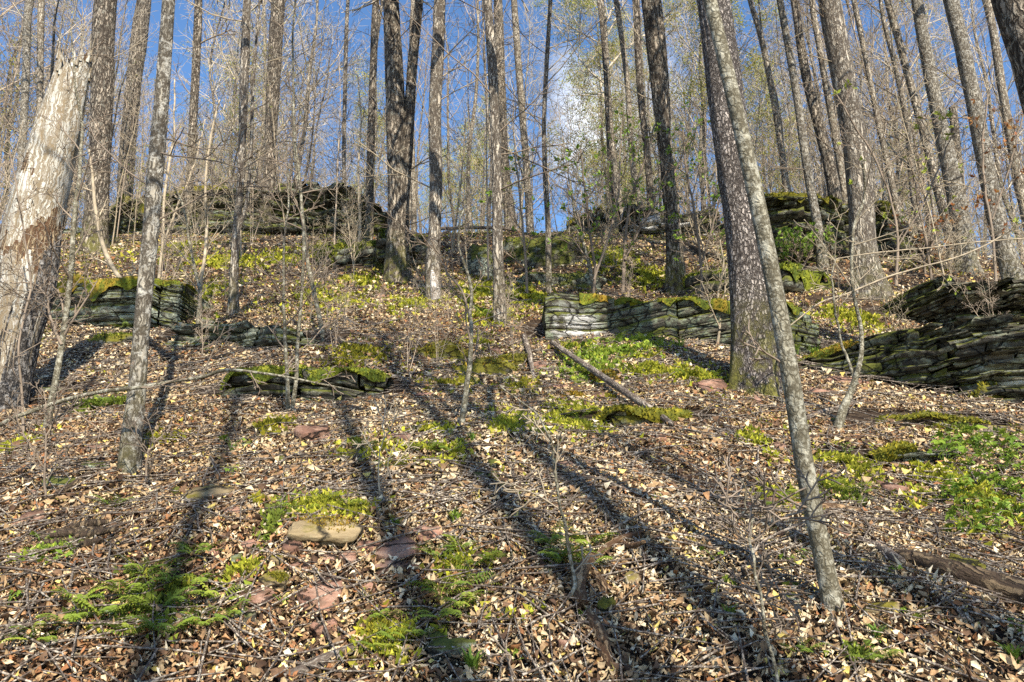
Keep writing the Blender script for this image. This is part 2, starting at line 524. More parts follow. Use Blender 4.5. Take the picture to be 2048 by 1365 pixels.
L.new(bp.outputs[0], b.inputs['Normal'])

M['litter'] = col_mat('dry_leaves', transl=0.10, rough=0.75, vary=0.3, nscale=90)
M['green'] = col_mat('green_leaf', transl=0.30, rough=0.6, vary=0.2)
M['moss'] = col_mat('moss', transl=0.15, rough=0.95, vary=0.35, nscale=40)
M['fern'] = col_mat('fern_green', transl=0.30, rough=0.7, vary=0.2, attr=False, base=(0.22, 0.29, 0.035))
M['herb'] = col_mat('herb_green', transl=0.30, rough=0.6, vary=0.2, attr=False, base=(0.21, 0.31, 0.035))
M['sedge'] = col_mat('sedge_green', transl=0.25, rough=0.7, vary=0.2, attr=False, base=(0.20, 0.30, 0.04))

M['bark_scaly'] = bark_mat('scaly_bark', (0.035, 0.026, 0.022), (0.45, 0.39, 0.345), lich=0.2, scale=34, zs=0.42, bump=1.0, moss=0.9, lichen=(0.5, 0.46, 0.42))
M['bark_grey'] = bark_mat('grey_bark', (0.06, 0.048, 0.034), (0.33, 0.295, 0.235), lich=0.4, scale=26, zs=0.28, bump=0.6, lichen=(0.44, 0.42, 0.37), moss=0.25)
M['bark_thin'] = bark_mat('mottled_bark', (0.085, 0.072, 0.045), (0.29, 0.265, 0.195), lich=0.42, scale=34, zs=0.8, bump=0.4, lichen=(0.42, 0.40, 0.32))
M['bark_brown'] = bark_mat('brown_bark', (0.022, 0.015, 0.01), (0.37, 0.31, 0.24), lich=0.2, scale=15, zs=0.2, bump=0.9, lichen=(0.42, 0.41, 0.34), moss=0.6)
M['bark_pale'] = bark_mat('pale_bark', (0.06, 0.046, 0.035), (0.47, 0.41, 0.33), lich=0.2, scale=18, zs=0.17, bump=0.9, lichen=(0.55, 0.53, 0.48), moss=0.3)
M['bark_far'] = bark_mat('far_bark', (0.075, 0.056, 0.038), (0.47, 0.41, 0.325), lich=0.2, scale=16, zs=0.3, bump=0.5)
M['birch'] = bark_mat('white_bark', (0.2, 0.17, 0.14), (0.66, 0.62, 0.58), lich=0.4, scale=18, zs=0.3, bump=0.4, lichen=(0.6, 0.58, 0.55))
M['twig_far'] = col_mat('pale_twigs', attr=False, base=(0.44, 0.375, 0.285), rough=0.8, nscale=3)
M['twig_warm'] = col_mat('reddish_twigs', attr=False, base=(0.40, 0.315, 0.235), rough=0.8, nscale=3)
M['twig_sap'] = col_mat('grey_twigs', attr=False, base=(0.33, 0.27, 0.19), rough=0.8, nscale=12)
M['twig_dark'] = col_mat('brown_twigs', attr=False, base=(0.20, 0.155, 0.115), rough=0.75, nscale=8)
M['deadwood'] = bark_mat('weathered_wood', (0.09, 0.065, 0.05), (0.46, 0.39, 0.31), lich=0.2, scale=30, zs=0.10, bump=0.6, lichen=(0.5, 0.46, 0.4))
M['rot'] = bark_mat('rotten_wood', (0.08, 0.04, 0.02), (0.40, 0.26, 0.14), lich=0.2, scale=34, zs=0.10, bump=0.8, lichen=(0.5, 0.42, 0.3))
M['logbark'] = bark_mat('log_bark', (0.05, 0.033, 0.022), (0.24, 0.17, 0.10), lich=0.15, scale=26, zs=0.10, bump=1.0, lichen=(0.34, 0.28, 0.18))
M['snagwood'] = bark_mat('bleached_wood', (0.20, 0.15, 0.09), (0.56, 0.53, 0.46), lich=0.15, scale=20, zs=0.045, bump=0.5, contrast=(0.0, 0.09), lichen=(0.60, 0.57, 0.54))
M['snagrot'] = bark_mat('crumbling_wood', (0.10, 0.05, 0.025), (0.42, 0.32, 0.20), lich=0.15, scale=22, zs=0.08, bump=0.9, lichen=(0.6, 0.5, 0.33))
M['snagbark'] = bark_mat('snag_bark', (0.035, 0.03, 0.027), (0.21, 0.19, 0.175), lich=0.4, scale=22, zs=0.5, bump=1.0, lichen=(0.36, 0.34, 0.32))

M['rock'] = rock_mat('lichen_rock', (0.022, 0.02, 0.016), (0.115, 0.105, 0.08), (0.33, 0.37, 0.29), lich=0.62, moss=0.78)
_p = at_depth(1165, 648, 9.3)
M['rock_pale'] = rock_mat('pale_ledge_rock', (0.03, 0.024, 0.018), (0.10, 0.09, 0.068), (0.25, 0.29, 0.20), lich=0.6, moss=0.84, white=1.0, at=tuple(_p), arad=0.55)
_p = at_depth(2040, 775, 6.9)
M['rock_out'] = rock_mat('outcrop_rock', (0.02, 0.018, 0.015), (0.095, 0.085, 0.064), (0.30, 0.32, 0.24), lich=0.48, moss=0.80, white=1.0, at=tuple(_p), arad=0.36)
M['rock_dark'] = rock_mat('dark_rock', (0.014, 0.012, 0.01), (0.075, 0.068, 0.052), (0.28, 0.30, 0.23), lich=0.42, moss=0.84)
M['rock_white'] = rock_mat('white_lichen_rock', (0.04, 0.033, 0.028), (0.19, 0.17, 0.15), (0.46, 0.48, 0.44), lich=0.7, white=0.7, moss=0.5)
M['rock_moss'] = rock_mat('mossy_rock', (0.04, 0.04, 0.03), (0.14, 0.13, 0.10), (0.34, 0.36, 0.28), lich=0.4, moss=1.05, mosscol=(0.17, 0.155, 0.02))
M['rock_red'] = rock_mat('red_sandstone', (0.10, 0.052, 0.036), (0.29, 0.155, 0.105), (0.38, 0.24, 0.17), lich=0.45, moss=0.35, mosscol=(0.10, 0.06, 0.035), strata=1.5, bump=0.9)
M['rock_tan'] = rock_mat('tan_stone', (0.08, 0.055, 0.03), (0.22, 0.165, 0.09), (0.30, 0.25, 0.15), lich=0.35, moss=0.5, mosscol=(0.20, 0.165, 0.02), strata=5, bump=0.5)

# ------------------------------------------------------------------ ground sheet
gx = np.concatenate([-np.geomspace(160, 9, 40), np.linspace(-8.8, 8.8, 150), np.geomspace(9, 160, 40)])
gy = np.concatenate([np.linspace(-78, 1.4, 40), np.linspace(1.6, 24, 210), np.geomspace(24.4, 500, 60)])
GX, GY = np.meshgrid(gx, gy)
GZ = H(GX, GY) - 0.012
GZ = GZ - 0.0006 * np.maximum(GY - 90, 0) ** 1.5
idx = np.arange(GX.size).reshape(GX.shape)
q = np.stack([idx[:-1, :-1], idx[:-1, 1:], idx[1:, 1:], idx[1:, :-1]], -1).reshape(-1, 4)
link('ground', mk_mesh('ground', np.stack([GX, GY, GZ], -1), q, mat=M['soil']), kind='structure',
     label='leaf covered forest hillside rising to a rocky crest')

# things register here where leaf litter must stay off: (x, y, radius x, radius y)
CLEAR = []

# ------------------------------------------------------------------ rock ledges built of separate slabs
def slab_mesh(front, back, z0, z1, rng, jit, mat):
    """Prism between a front polyline and a back polyline (n x 2 each) with z0/z1 per point; rough edges."""
    n = len(front)
    def lay(f, z, j):
        return np.concatenate([f + rng.normal(0, j, f.shape) * [0.6, 0.8], (z + rng.normal(0, j * 0.16, n))[:, None]], 1)
    f0, f1 = lay(front, z0, jit), lay(front, z1, jit)
    b0, b1 = lay(back, z0, 0.01), lay(back, z1, 0.01)
    fm = (f0 + f1) / 2
    fm[:, 1] -= np.abs(rng.normal(0, jit * 0.12, n)); fm[:, 2] += (z1 - z0) * 0.3
    V = np.concatenate([f0, fm, f1, b1, b0])
    i = np.arange(n - 1)
    Q = []
    for a, bq in ((0, 1), (1, 2), (2, 3), (3, 4), (4, 0)):
        Q.append(np.stack([i + a * n, i + 1 + a * n, i + 1 + bq * n, i + bq * n], -1))
    T = []
    for e, sgn in ((0, 1), (n - 1, -1)):
        ring = [e + k * n for k in range(5)]
        for k in range(1, 4):
            t = (ring[0], ring[k], ring[k + 1])
            T.append(t if sgn < 0 else t[::-1])
    me = mk_mesh('slab', V, np.concatenate(Q), np.array(T), smooth=False, mat=mat)
    return me

def ledge(name, label, cols, mat, t=0.06, rough=0.03, depth=1.0, dip=0.0, recede=0.0, seed=0, seg=(0.5, 1.6), mats=None, moss=None, under=0.2, cat='rock ledge', stepback=0.05, wob=1.0):
    """cols: [(px, py_base, py_top)] left to right. Layers of broken slabs following bedding, each slab a part."""
    rng = np.random.default_rng(seed + 100)
    c = np.array(cols, float)
    G = np.array([ground(px, pb) for px, pb, _ in cols])
    TZ = np.array([at_depth(px, pt, g[1])[2] for (px, _, pt), g in zip(cols, G)])
    root = empty(name, G[len(G) // 2], label, cat)
    o0 = G[len(G) // 2]
    s = np.concatenate([[0], np.cumsum(np.hypot(np.diff(G[:, 0]), np.diff(G[:, 1])))])
    du = 0.12 if s[-1] < 6 else 0.20
    n = max(6, int(s[-1] / du))
    u = np.linspace(0, s[-1], n)
    X, Y = np.interp(u, s, G[:, 0]), np.interp(u, s, G[:, 1])
    ZB, ZT = np.interp(u, s, G[:, 2]) - under, np.interp(u, s, TZ)
    Y = Y + 0.10 * fbm(u * 0.9, 0, seed, seed, 3)
    # vertical joints: the face is a row of blocks, each set forward or back as one
    blk = np.zeros(n)
    bz = np.zeros(n)
    jb = 0
    joints = set()
    while jb < n:
        w_ = max(2, int(rng.uniform(seg[0], seg[1]) * 0.8 / du))
        blk[jb:jb + w_] = rng.normal(0, stepback * 1.6 + 0.008)
        ub = u[jb:jb + w_]
        bz[jb:jb + w_] = rng.uniform(-0.5, 0.5) * t * wob + rng.normal(0, 0.045 * wob) * (ub - ub.mean())
        jb += w_
        joints.add(jb)
    bed = bz + dip * (u - s[-1] / 2) + 0.02 * vnoise(u * 0.5, seed, 0, 9)
    lo, hi = (ZB - bed).min(), (ZT - bed).max()
    z = lo
    k = 0
    set_ = 0.0
    cnt = 0
    crown = ZB + under - 0.02
    crownY = Y.copy()
    while z < hi and cnt < 290:
        th = t * min(max(rng.lognormal(-0.15, 0.65), 0.35), 3.0)
        set_ = 0.6 * set_ + rng.normal(0, stepback)
        zl = z + bed
        ok = (zl > ZB - th) & (zl + th * 0.5 < ZT + 0.02 * fbm(u * 2, k, 0, seed))
        i = 0
        while i < n:
            if not ok[i]: i += 1; continue
            j = i
            while j < n and ok[j]: j += 1
            a = i
            while a < j - 1:
                ln = max(2, int(rng.uniform(*seg) / (u[1] - u[0])))
                bnd = min(j - 1, a + ln)
                near = [q_ for q_ in joints if a + 1 < q_ <= j - 1 and abs(q_ - bnd) < 6]
                if near and rng.random() < 0.75: bnd = min(near, key=lambda q_: abs(q_ - bnd))
                if j - 1 - bnd < 2: bnd = j - 1
                sl = slice(a, bnd + 1)
                m = bnd + 1 - a
                hrel = np.clip((zl[sl] - ZB[sl]) / np.maximum(ZT[sl] - ZB[sl], 0.05), 0, 1)
                yy = Y[sl] + set_ + recede * hrel + rng.normal(0, stepback * 0.5) + blk[sl] + (0.025 + stepback * 0.8) * (vnoise(np.floor(u[sl] / 0.34) * 1.73 + 0.5, np.floor(zl[sl] / 0.13) * 1.31 + 0.5, seed + 0.5, 77) + 0.6 * vnoise(u[sl] * 1.2, zl[sl] * 1.5, seed, 78))
                if rng.random() < 0.14: yy = yy + rng.uniform(0.05, 0.18)
                gap = 0.012
                xx = X[sl].copy()
                xx[0] += gap; xx[-1] -= gap
                fr = np.stack([xx, yy], 1)
                bk = np.stack([xx, yy + depth + 0.2 * rng.random()], 1)
                mm = mat if not mats else mats(xx.mean(), hrel.mean(), rng)
                tl = rng.normal(0, 0.006)
                wd = rng.normal(0, 0.12 * th * wob, 2)
                me = slab_mesh(fr - o0[:2], bk - o0[:2], zl[sl] + tl - o0[2] + np.linspace(wd[0], wd[1], m), zl[sl] + th * 0.985 + tl - o0[2] + np.linspace(wd[1], -wd[0], m), rng, rough, mm)
                link('slab', me, root)
                cnt += 1
                crown[sl] = np.maximum(crown[sl], zl[sl] + th)
                crownY[sl] = yy
                a = bnd
            i = j
        z += th
        k += 1
    if moss:
        moss_cap(root, o0, X, crownY, crown, rng, depth, **moss)
    for xx, yy in zip(X[::3], Y[::3]): CLEAR.append((xx, yy + depth * 0.35, 0.3, depth * 0.35))
    return root

def fuzz(P, Nn, size, colors, rng, spread=0.8, blades=1, aspect=0.32):
    """Small pointed leaflets standing on points P along normals Nn."""
    m = len(P)
    d = Nn + rng.normal(0, spread, (m, 3)); d /= np.linalg.norm(d, axis=1, keepdims=True)
    s = np.cross(d, rng.normal(0, 1, (m, 3))); s /= np.linalg.norm(s, axis=1, keepdims=True) + 1e-9
    L = (size * rng.uniform(0.5, 1.4, m))[:, None]
    V = np.stack([P - s * L * aspect, P + s * L * aspect, P + d * L], 1).reshape(-1, 3)
    T = np.arange(m * 3).reshape(-1, 3)
    return V, T, np.repeat(colors, 3, 0)

MOSS_PAL = np.array([(0.24, 0.21, 0.018), (0.15, 0.15, 0.02), (0.30, 0.25, 0.02), (0.09, 0.10, 0.015), (0.20, 0.20, 0.03)])
def moss_cap(root, o0, X, Yf, Z, rng, depth, u0=0.0, u1=1.0, thick=0.035, drop=0.12, pal=MOSS_PAL, n_fuzz=2500, back=0.45, drop_var=0.8, size=0.022):
    n = len(X)
    a, bq = int(u0 * n), max(int(u1 * n), 3)
    nu, nv = max(8, (bq - a) * 3), 12
    uu = np.linspace(a, min(bq, n) - 1, nu)
    x, yf, z = (np.interp(uu, np.arange(n), q_) for q_ in (X, Yf, Z))
    k = np.ones(5) / 5
    z = np.convolve(np.pad(z, 2, mode='edge'), k, 'valid')
    dr = drop * (0.3 + drop_var * np.clip(0.5 + fbm(uu * 0.5, 0, 0, 31, 3), 0, 1.6))
    V = np.zeros((nu, nv, 3))
    for j in range(nv):
        f = j / (nv - 1)
        if f < 0.35:
            g = 1 - f / 0.35
            yy, zz = yf - 0.03 - 0.01 * g, z - dr * g
        else:
            g = (f - 0.35) / 0.65
            yy, zz = yf - 0.03 + back * g, z + thick * (1 - (2 * g - 1) ** 4 * 0.8)
        nz = 0.025 * fbm(x * 7, f * 5, 0, 12, 3)
        V[:, j] = np.stack([x, yy - nz * 0.6, zz + nz], 1)
    V = V - o0
    idx = np.arange(nu * nv).reshape(nu, nv)
    q = np.stack([idx[:-1, :-1], idx[1:, :-1], idx[1:, 1:], idx[:-1, 1:]], -1).reshape(-1, 4)
    Vf = V.reshape(-1, 3)
    ch = np.clip(0.5 + 0.5 * fbm(Vf[:, 0] * 3, Vf[:, 1] * 3, Vf[:, 2] * 3, 5, 3), 0, 0.999)
    cl = pal[(ch * len(pal)).astype(int)] * 0.8
    # leaflets on the coat
    pick = rng.integers(0, len(q), n_fuzz)
    w = rng.dirichlet([1, 1, 1, 1], n_fuzz)
    P = (Vf[q[pick]] * w[..., None]).sum(1)
    Fv, Ft, Fc = fuzz(P, np.tile([0, -0.5, 0.8], (n_fuzz, 1)), size, pal[rng.integers(0, len(pal), n_fuzz)] * rng.uniform(0.7, 1.4, (n_fuzz, 1)), rng)
    me = mk_mesh('moss', np.concatenate([Vf, Fv]), q, Ft + len(Vf), mat=M['moss'], colors=np.concatenate([cl, Fc]))
    link('moss', me, root)

RUST = np.array([(0.30, 0.19, 0.02), (0.24, 0.14, 0.02), (0.20, 0.17, 0.02), (0.34, 0.24, 0.03)])
GREENM = np.array([(0.13, 0.16, 0.02), (0.20, 0.22, 0.02), (0.08, 0.11, 0.015), (0.26, 0.27, 0.03)])

def by_x(bounds_px, Yd, mats_, jitter=0.15):
    xs = [(p - CX) / F * Yd * 1.02 for p in bounds_px]
    def f(x, h, rng):
        x = x + rng.normal(0, jitter)
        for b_, m_ in zip(xs, mats_):
            if x < b_: return m_
        return mats_[-1]
    return f

ledge('rock_ledge', 'long pale lichen covered ledge left of the big scaly trunk, white at one end',
      [(1088, 678, 604), (1110, 680, 594), (1215, 672, 594), (1330, 680, 596), (1390, 688, 596), (1480, 700, 600), (1560, 712, 606), (1640, 716, 610), (1652, 712, 640)],
      M['rock_pale'], t=0.05, rough=0.011, depth=1.3, dip=0.02, seed=1, seg=(0.6, 2.4), stepback=0.007,
      moss=dict(u0=0.12, u1=0.93, pal=np.concatenate([RUST, GREENM]), drop=0.10, n_fuzz=3500, back=0.7))
ledge('rock_ledge', 'greenish layered ledge under orange moss beside the broken snag',
      [(70, 640, 575), (110, 655, 552), (240, 664, 552), (300, 662, 554), (352, 656, 556), (356, 650, 590)],
      M['rock'], t=0.05, rough=0.009, depth=1.3, dip=-0.03, seed=2, seg=(0.6, 2.0), stepback=0.010,
      moss=dict(u0=0.0, u1=0.95, pal=np.concatenate([RUST, GREENM]), drop=0.22, n_fuzz=3000))
ledge('rock_ledge', 'low grey striped ledge with deep dark joints just right of the snag ledge',
      [(335, 690, 645), (400, 692, 640), (480, 700, 640), (560, 705, 643), (620, 700, 660), (640, 690, 672)],
      M['rock'], t=0.05, rough=0.02, depth=1.0, dip=-0.06, seed=3, seg=(0.4, 1.5), stepback=0.04)
ledge('mossy_ledge', 'dark overhanging ledge with thick green moss below the striped ledge',
      [(425, 800, 760), (450, 805, 738), (520, 806, 744), (620, 803, 744), (700, 806, 735), (755, 800, 734), (768, 796, 748)],
      M['rock_dark'], t=0.05, rough=0.025, depth=0.9, dip=0.0, seed=4, seg=(0.4, 1.3), stepback=0.02, recede=-0.05,
      moss=dict(u0=0.0, u1=1.0, pal=GREENM, drop=0.10, n_fuzz=5000, size=0.02, back=0.55, thick=0.02))
ledge('rock_outcrop', 'large dark jagged outcrop of thin stacked layers at the right edge',
      [(1604, 742, 728), (1640, 748, 700), (1700, 756, 682), (1780, 768, 655), (1860, 785, 636), (1940, 800, 622), (2030, 812, 610), (2130, 830, 604), (2300, 850, 596)],
      M['rock_out'], t=0.029, rough=0.030, depth=1.2, dip=-0.02, seed=5, seg=(0.2, 1.1), stepback=0.06, recede=0.45,
      moss=dict(u0=0.02, u1=0.3, pal=np.concatenate([RUST, GREENM]), drop=0.05, n_fuzz=1500))
ledge('rock_outcrop', 'black hollowed upper tier of layered rock on top of the right outcrop',
      [(1806, 640, 612), (1830, 645, 570), (1900, 655, 556), (1990, 662, 558), (2060, 670, 572), (2200, 680, 575)],
      M['rock_out'], t=0.032, rough=0.04, depth=1.3, dip=0.0, seed=6, seg=(0.25, 0.9), stepback=0.11)
ledge('rock_cliff', 'long dark mossy cliff on the crest at the upper left',
      [(120, 470, 430), (200, 470, 405), (250, 472, 392), (330, 472, 374), (400, 470, 368), (480, 470, 372), (540, 470, 362), (600, 468, 364), (680, 466, 376), (730, 464, 396), (770, 462, 420)],
      M['rock_dark'], t=0.09, rough=0.05, depth=2.0, dip=-0.01, seed=7, seg=(0.7, 2.6), stepback=0.12, recede=0.15,
      mats=lambda x, h, rng: M['rock'] if rng.random() < 0.2 else M['rock_dark'],
      moss=dict(u0=0.05, u1=0.75, pal=MOSS_PAL * 0.8, drop=0.5, n_fuzz=4000, size=0.05, back=0.9), cat='cliff')
ledge('rock_cliff', 'blackish layered cliff behind the tall trunk at the upper right',
      [(1530, 525, 384), (1600, 526, 380), (1680, 524, 386), (1740, 520, 388), (1800, 518, 392), (1830, 516, 420), (1850, 512, 470)],
      M['rock_dark'], t=0.085, rough=0.05, depth=1.8, dip=0.0, seed=8, seg=(0.6, 2.2), stepback=0.09, recede=0.2,
      moss=dict(u0=0.0, u1=0.9, pal=MOSS_PAL * 0.8, drop=0.15, n_fuzz=2000, size=0.04), cat='cliff')
ledge('rock_ledge', 'whitish broken ledge on the skyline between the middle trunks',
      [(1135, 462, 440), (1180, 466, 422), (1260, 470, 416), (1340, 472, 424), (1420, 470, 416), (1450, 468, 440)],
      M['rock_white'], t=0.12, rough=0.06, depth=1.5, dip=0.01, seed=9, seg=(0.5, 1.8), stepback=0.12,
      mats=lambda x, h, rng: M['rock_white'] if rng.random() < 0.5 else M['rock_dark'],
      moss=dict(u0=0.0, u1=0.5, pal=MOSS_PAL * 0.7, drop=0.2, n_fuzz=1500, size=0.05))
ledge('mossy_ledge', 'green mossy ledge partly hidden by the big scaly trunk',
      [(1365, 585, 548), (1420, 590, 536), (1500, 592, 530), (1580, 590, 526), (1640, 582, 530), (1662, 578, 560)],
      M['rock_dark'], t=0.08, rough=0.04, depth=1.4, dip=0.01, seed=10, seg=(0.6, 1.8), stepback=0.08,
      moss=dict(u0=0.0, u1=1.0, pal=GREENM, drop=0.35, n_fuzz=4000, size=0.04, back=0.9))
ledge('mossy_ledge', 'dark shadowed block behind the forked trunk in the middle',
      [(632, 530, 510), (660, 536, 484), (720, 540, 470), (780, 540, 468), (850, 536, 474), (866, 530, 500)],
      M['rock_dark'], t=0.12, rough=0.05, depth=1.6, dip=0.02, seed=11, seg=(0.6, 1.8), stepback=0.10,
      moss=dict(u0=0.0, u1=0.75, pal=GREENM * 0.8, drop=0.5, n_fuzz=3000, size=0.05, back=0.9))
ledge('rock_ledge', 'low dark overhang at the foot of the broken snag',
      [(36, 800, 772), (60, 800, 762), (110, 796, 760), (140, 792, 776)],
      M['rock_dark'], t=0.05, rough=0.03, depth=0.7, dip=0.0, seed=12, seg=(0.4, 0.9), stepback=0.05)
ledge('rock_ledge', 'low mossy flat step under the fallen brown branch',
      [(1185, 848, 842), (1210, 852, 830), (1290, 852, 827), (1360, 848, 832), (1380, 842, 838)],
      M['rock_moss'], t=0.045, rough=0.02, depth=0.6, dip=0.0, seed=13, seg=(0.5, 1.2), stepback=0.01,
      moss=dict(u0=0.0, u1=1.0, pal=MOSS_PAL, drop=0.05, n_fuzz=1500))
ledge('rock_outcrop', 'tan mossy bedrock patch below the right outcrop',
      [(1750, 852, 846), (1800, 858, 838), (1870, 858, 832), (1960, 862, 836), (2060, 866, 846)],
      M['rock_tan'], t=0.04, rough=0.035, depth=0.8, dip=0.0, seed=14, seg=(0.3, 0.8), stepback=0.03, recede=0.2,
      moss=dict(u0=0.1, u1=0.8, pal=MOSS_PAL, drop=0.03, n_fuzz=1500))
ledge('rock_outcrop', 'small lichen spotted rock ledge above the green herbs on the right',
      [(1752, 936, 925), (1780, 942, 898), (1840, 940, 890), (1900, 934, 900), (1925, 930, 918)],
      M['rock'], t=0.04, rough=0.03, depth=0.4, dip=0.02, seed=15, seg=(0.2, 0.6), stepback=0.02,
      moss=dict(u0=0.0, u1=0.6, pal=MOSS_PAL, drop=0.05, n_fuzz=900))
ledge('rock_ledge', 'thin dark rock lip under moss left of the leaning thin trunk',
      [(1660, 606, 596), (1700, 610, 590), (1760, 606, 594)], M['rock_moss'], t=0.05, rough=0.03, depth=0.6, seed=16, seg=(0.3, 0.8))

# ------------------------------------------------------------------ boulders
def boulder(label, px, py, wpx, hpx, mat, seed, moss_pal=None, cat='boulder', depth_ratio=0.8, name='boulder', strata=0.0):
    rng = np.random.default_rng(seed)
    g = ground(px, py)
    t = axis_depth(px, py, g[1])
    w, h = wpx * t / F, hpx * t / F
    nu, nv = 40, 22
    th = np.linspace(0, 2 * math.pi, nu, endpoint=False)
    ph = np.linspace(-0.5, math.pi / 2, nv)
    TH, PH = np.meshgrid(th, ph)
    cx, cy, cz = np.cos(PH) * np.cos(TH), np.cos(PH) * np.sin(TH), np.sin(PH)
    pw = 0.82
    sx, sy, sz = (np.sign(a) * np.abs(a) ** pw for a in (cx, cy, cz))
    d = 1 + 0.30 * fbm(cx * 1.5, cy * 1.5, cz * 1.5, seed, 5)
    if strata: d = d + strata * np.sign(vnoise(0, 0, cz * 9 + 0.3 * cx, seed + 3))
    V = np.stack([sx * d * w / 2, sy * d * w / 2 * depth_ratio, sz * d * h], -1).reshape(-1, 3)
    idx = np.arange(nu * nv).reshape(nv, nu)
    q = np.stack([idx[:-1], np.roll(idx[:-1], -1, 1), np.roll(idx[1:], -1, 1), idx[1:]], -1).reshape(-1, 4)
    off = np.array([g[0], g[1] + w * depth_ratio * 0.4, g[2]])
    CLEAR.append((off[0], off[1], w * 0.5, w * depth_ratio * 0.5))
    o = link(name, mk_mesh(name, V, q, smooth=False, mat=mat), loc=off, label=label, cat=cat)
    if moss_pal is not None:
        n = int(1500 * max(1, w))
        up = V[:, 2] > h * 0.25
        cand = np.where(up)[0]
        P = V[rng.choice(cand, n)] + rng.normal(0, 0.04 * w, (n, 3)) * [1, 1, 0.3]
        keep = fbm(P[:, 0] * 3, P[:, 1] * 3, P[:, 2] * 3, seed, 2) > -0.25
        P = P[keep]
        nn = P / np.linalg.norm(P, axis=1, keepdims=True)
        v, tt, cc = fuzz(P, nn, 0.02 + 0.01 * t / 8, moss_pal[rng.integers(0, len(moss_pal), len(P))] * rng.uniform(0.6, 1.3, (len(P), 1)), rng)
        link('moss', mk_mesh('moss', v, None, tt, mat=M['moss'], colors=cc), o)
    return o

boulder('rounded golden moss mound in the centre above the dark stem', 885, 720, 110, 34, M['rock_moss'], 21, np.concatenate([RUST, MOSS_PAL]), cat='boulder')
boulder('second golden moss mound touching the dark upright stem', 970, 752, 130, 38, M['rock_moss'], 22, np.concatenate([RUST, MOSS_PAL]))
boulder('small low moss hump right of the golden mounds', 1030, 730, 70, 26, M['rock_moss'], 23, MOSS_PAL)
boulder('pale lichen boulder beside the straight middle trunk', 958, 552, 72, 62, M['rock'], 24, None)
boulder('big moss topped boulder on the middle slope', 1112, 530, 165, 56, M['rock_dark'], 25, MOSS_PAL)
boulder('grey flat rock below the big moss topped boulder', 1115, 572, 180, 34, M['rock'], 26, None)
boulder('dark mossy stone in the ferns under the long pale ledge', 1215, 768, 50, 26, M['rock_moss'], 27, RUST)
boulder('low mossy stone right of the dark upright stem', 1150, 800, 62, 14, M['rock_moss'], 28, RUST)
boulder('moss lump at the foot of the right outcrop', 1990, 800, 60, 30, M['rock_moss'], 29, MOSS_PAL)
boulder('small moss covered stone on the upper left slope', 1030, 505, 60, 32, M['rock_dark'], 30, GREENM)
boulder('dark green moss cushion under the snag ledge', 225, 688, 100, 24, M['rock_moss'], 31, GREENM)
boulder('rough rock half hidden behind the broken snag', 150, 460, 60, 50, M['rock_dark'], 32, GREENM)

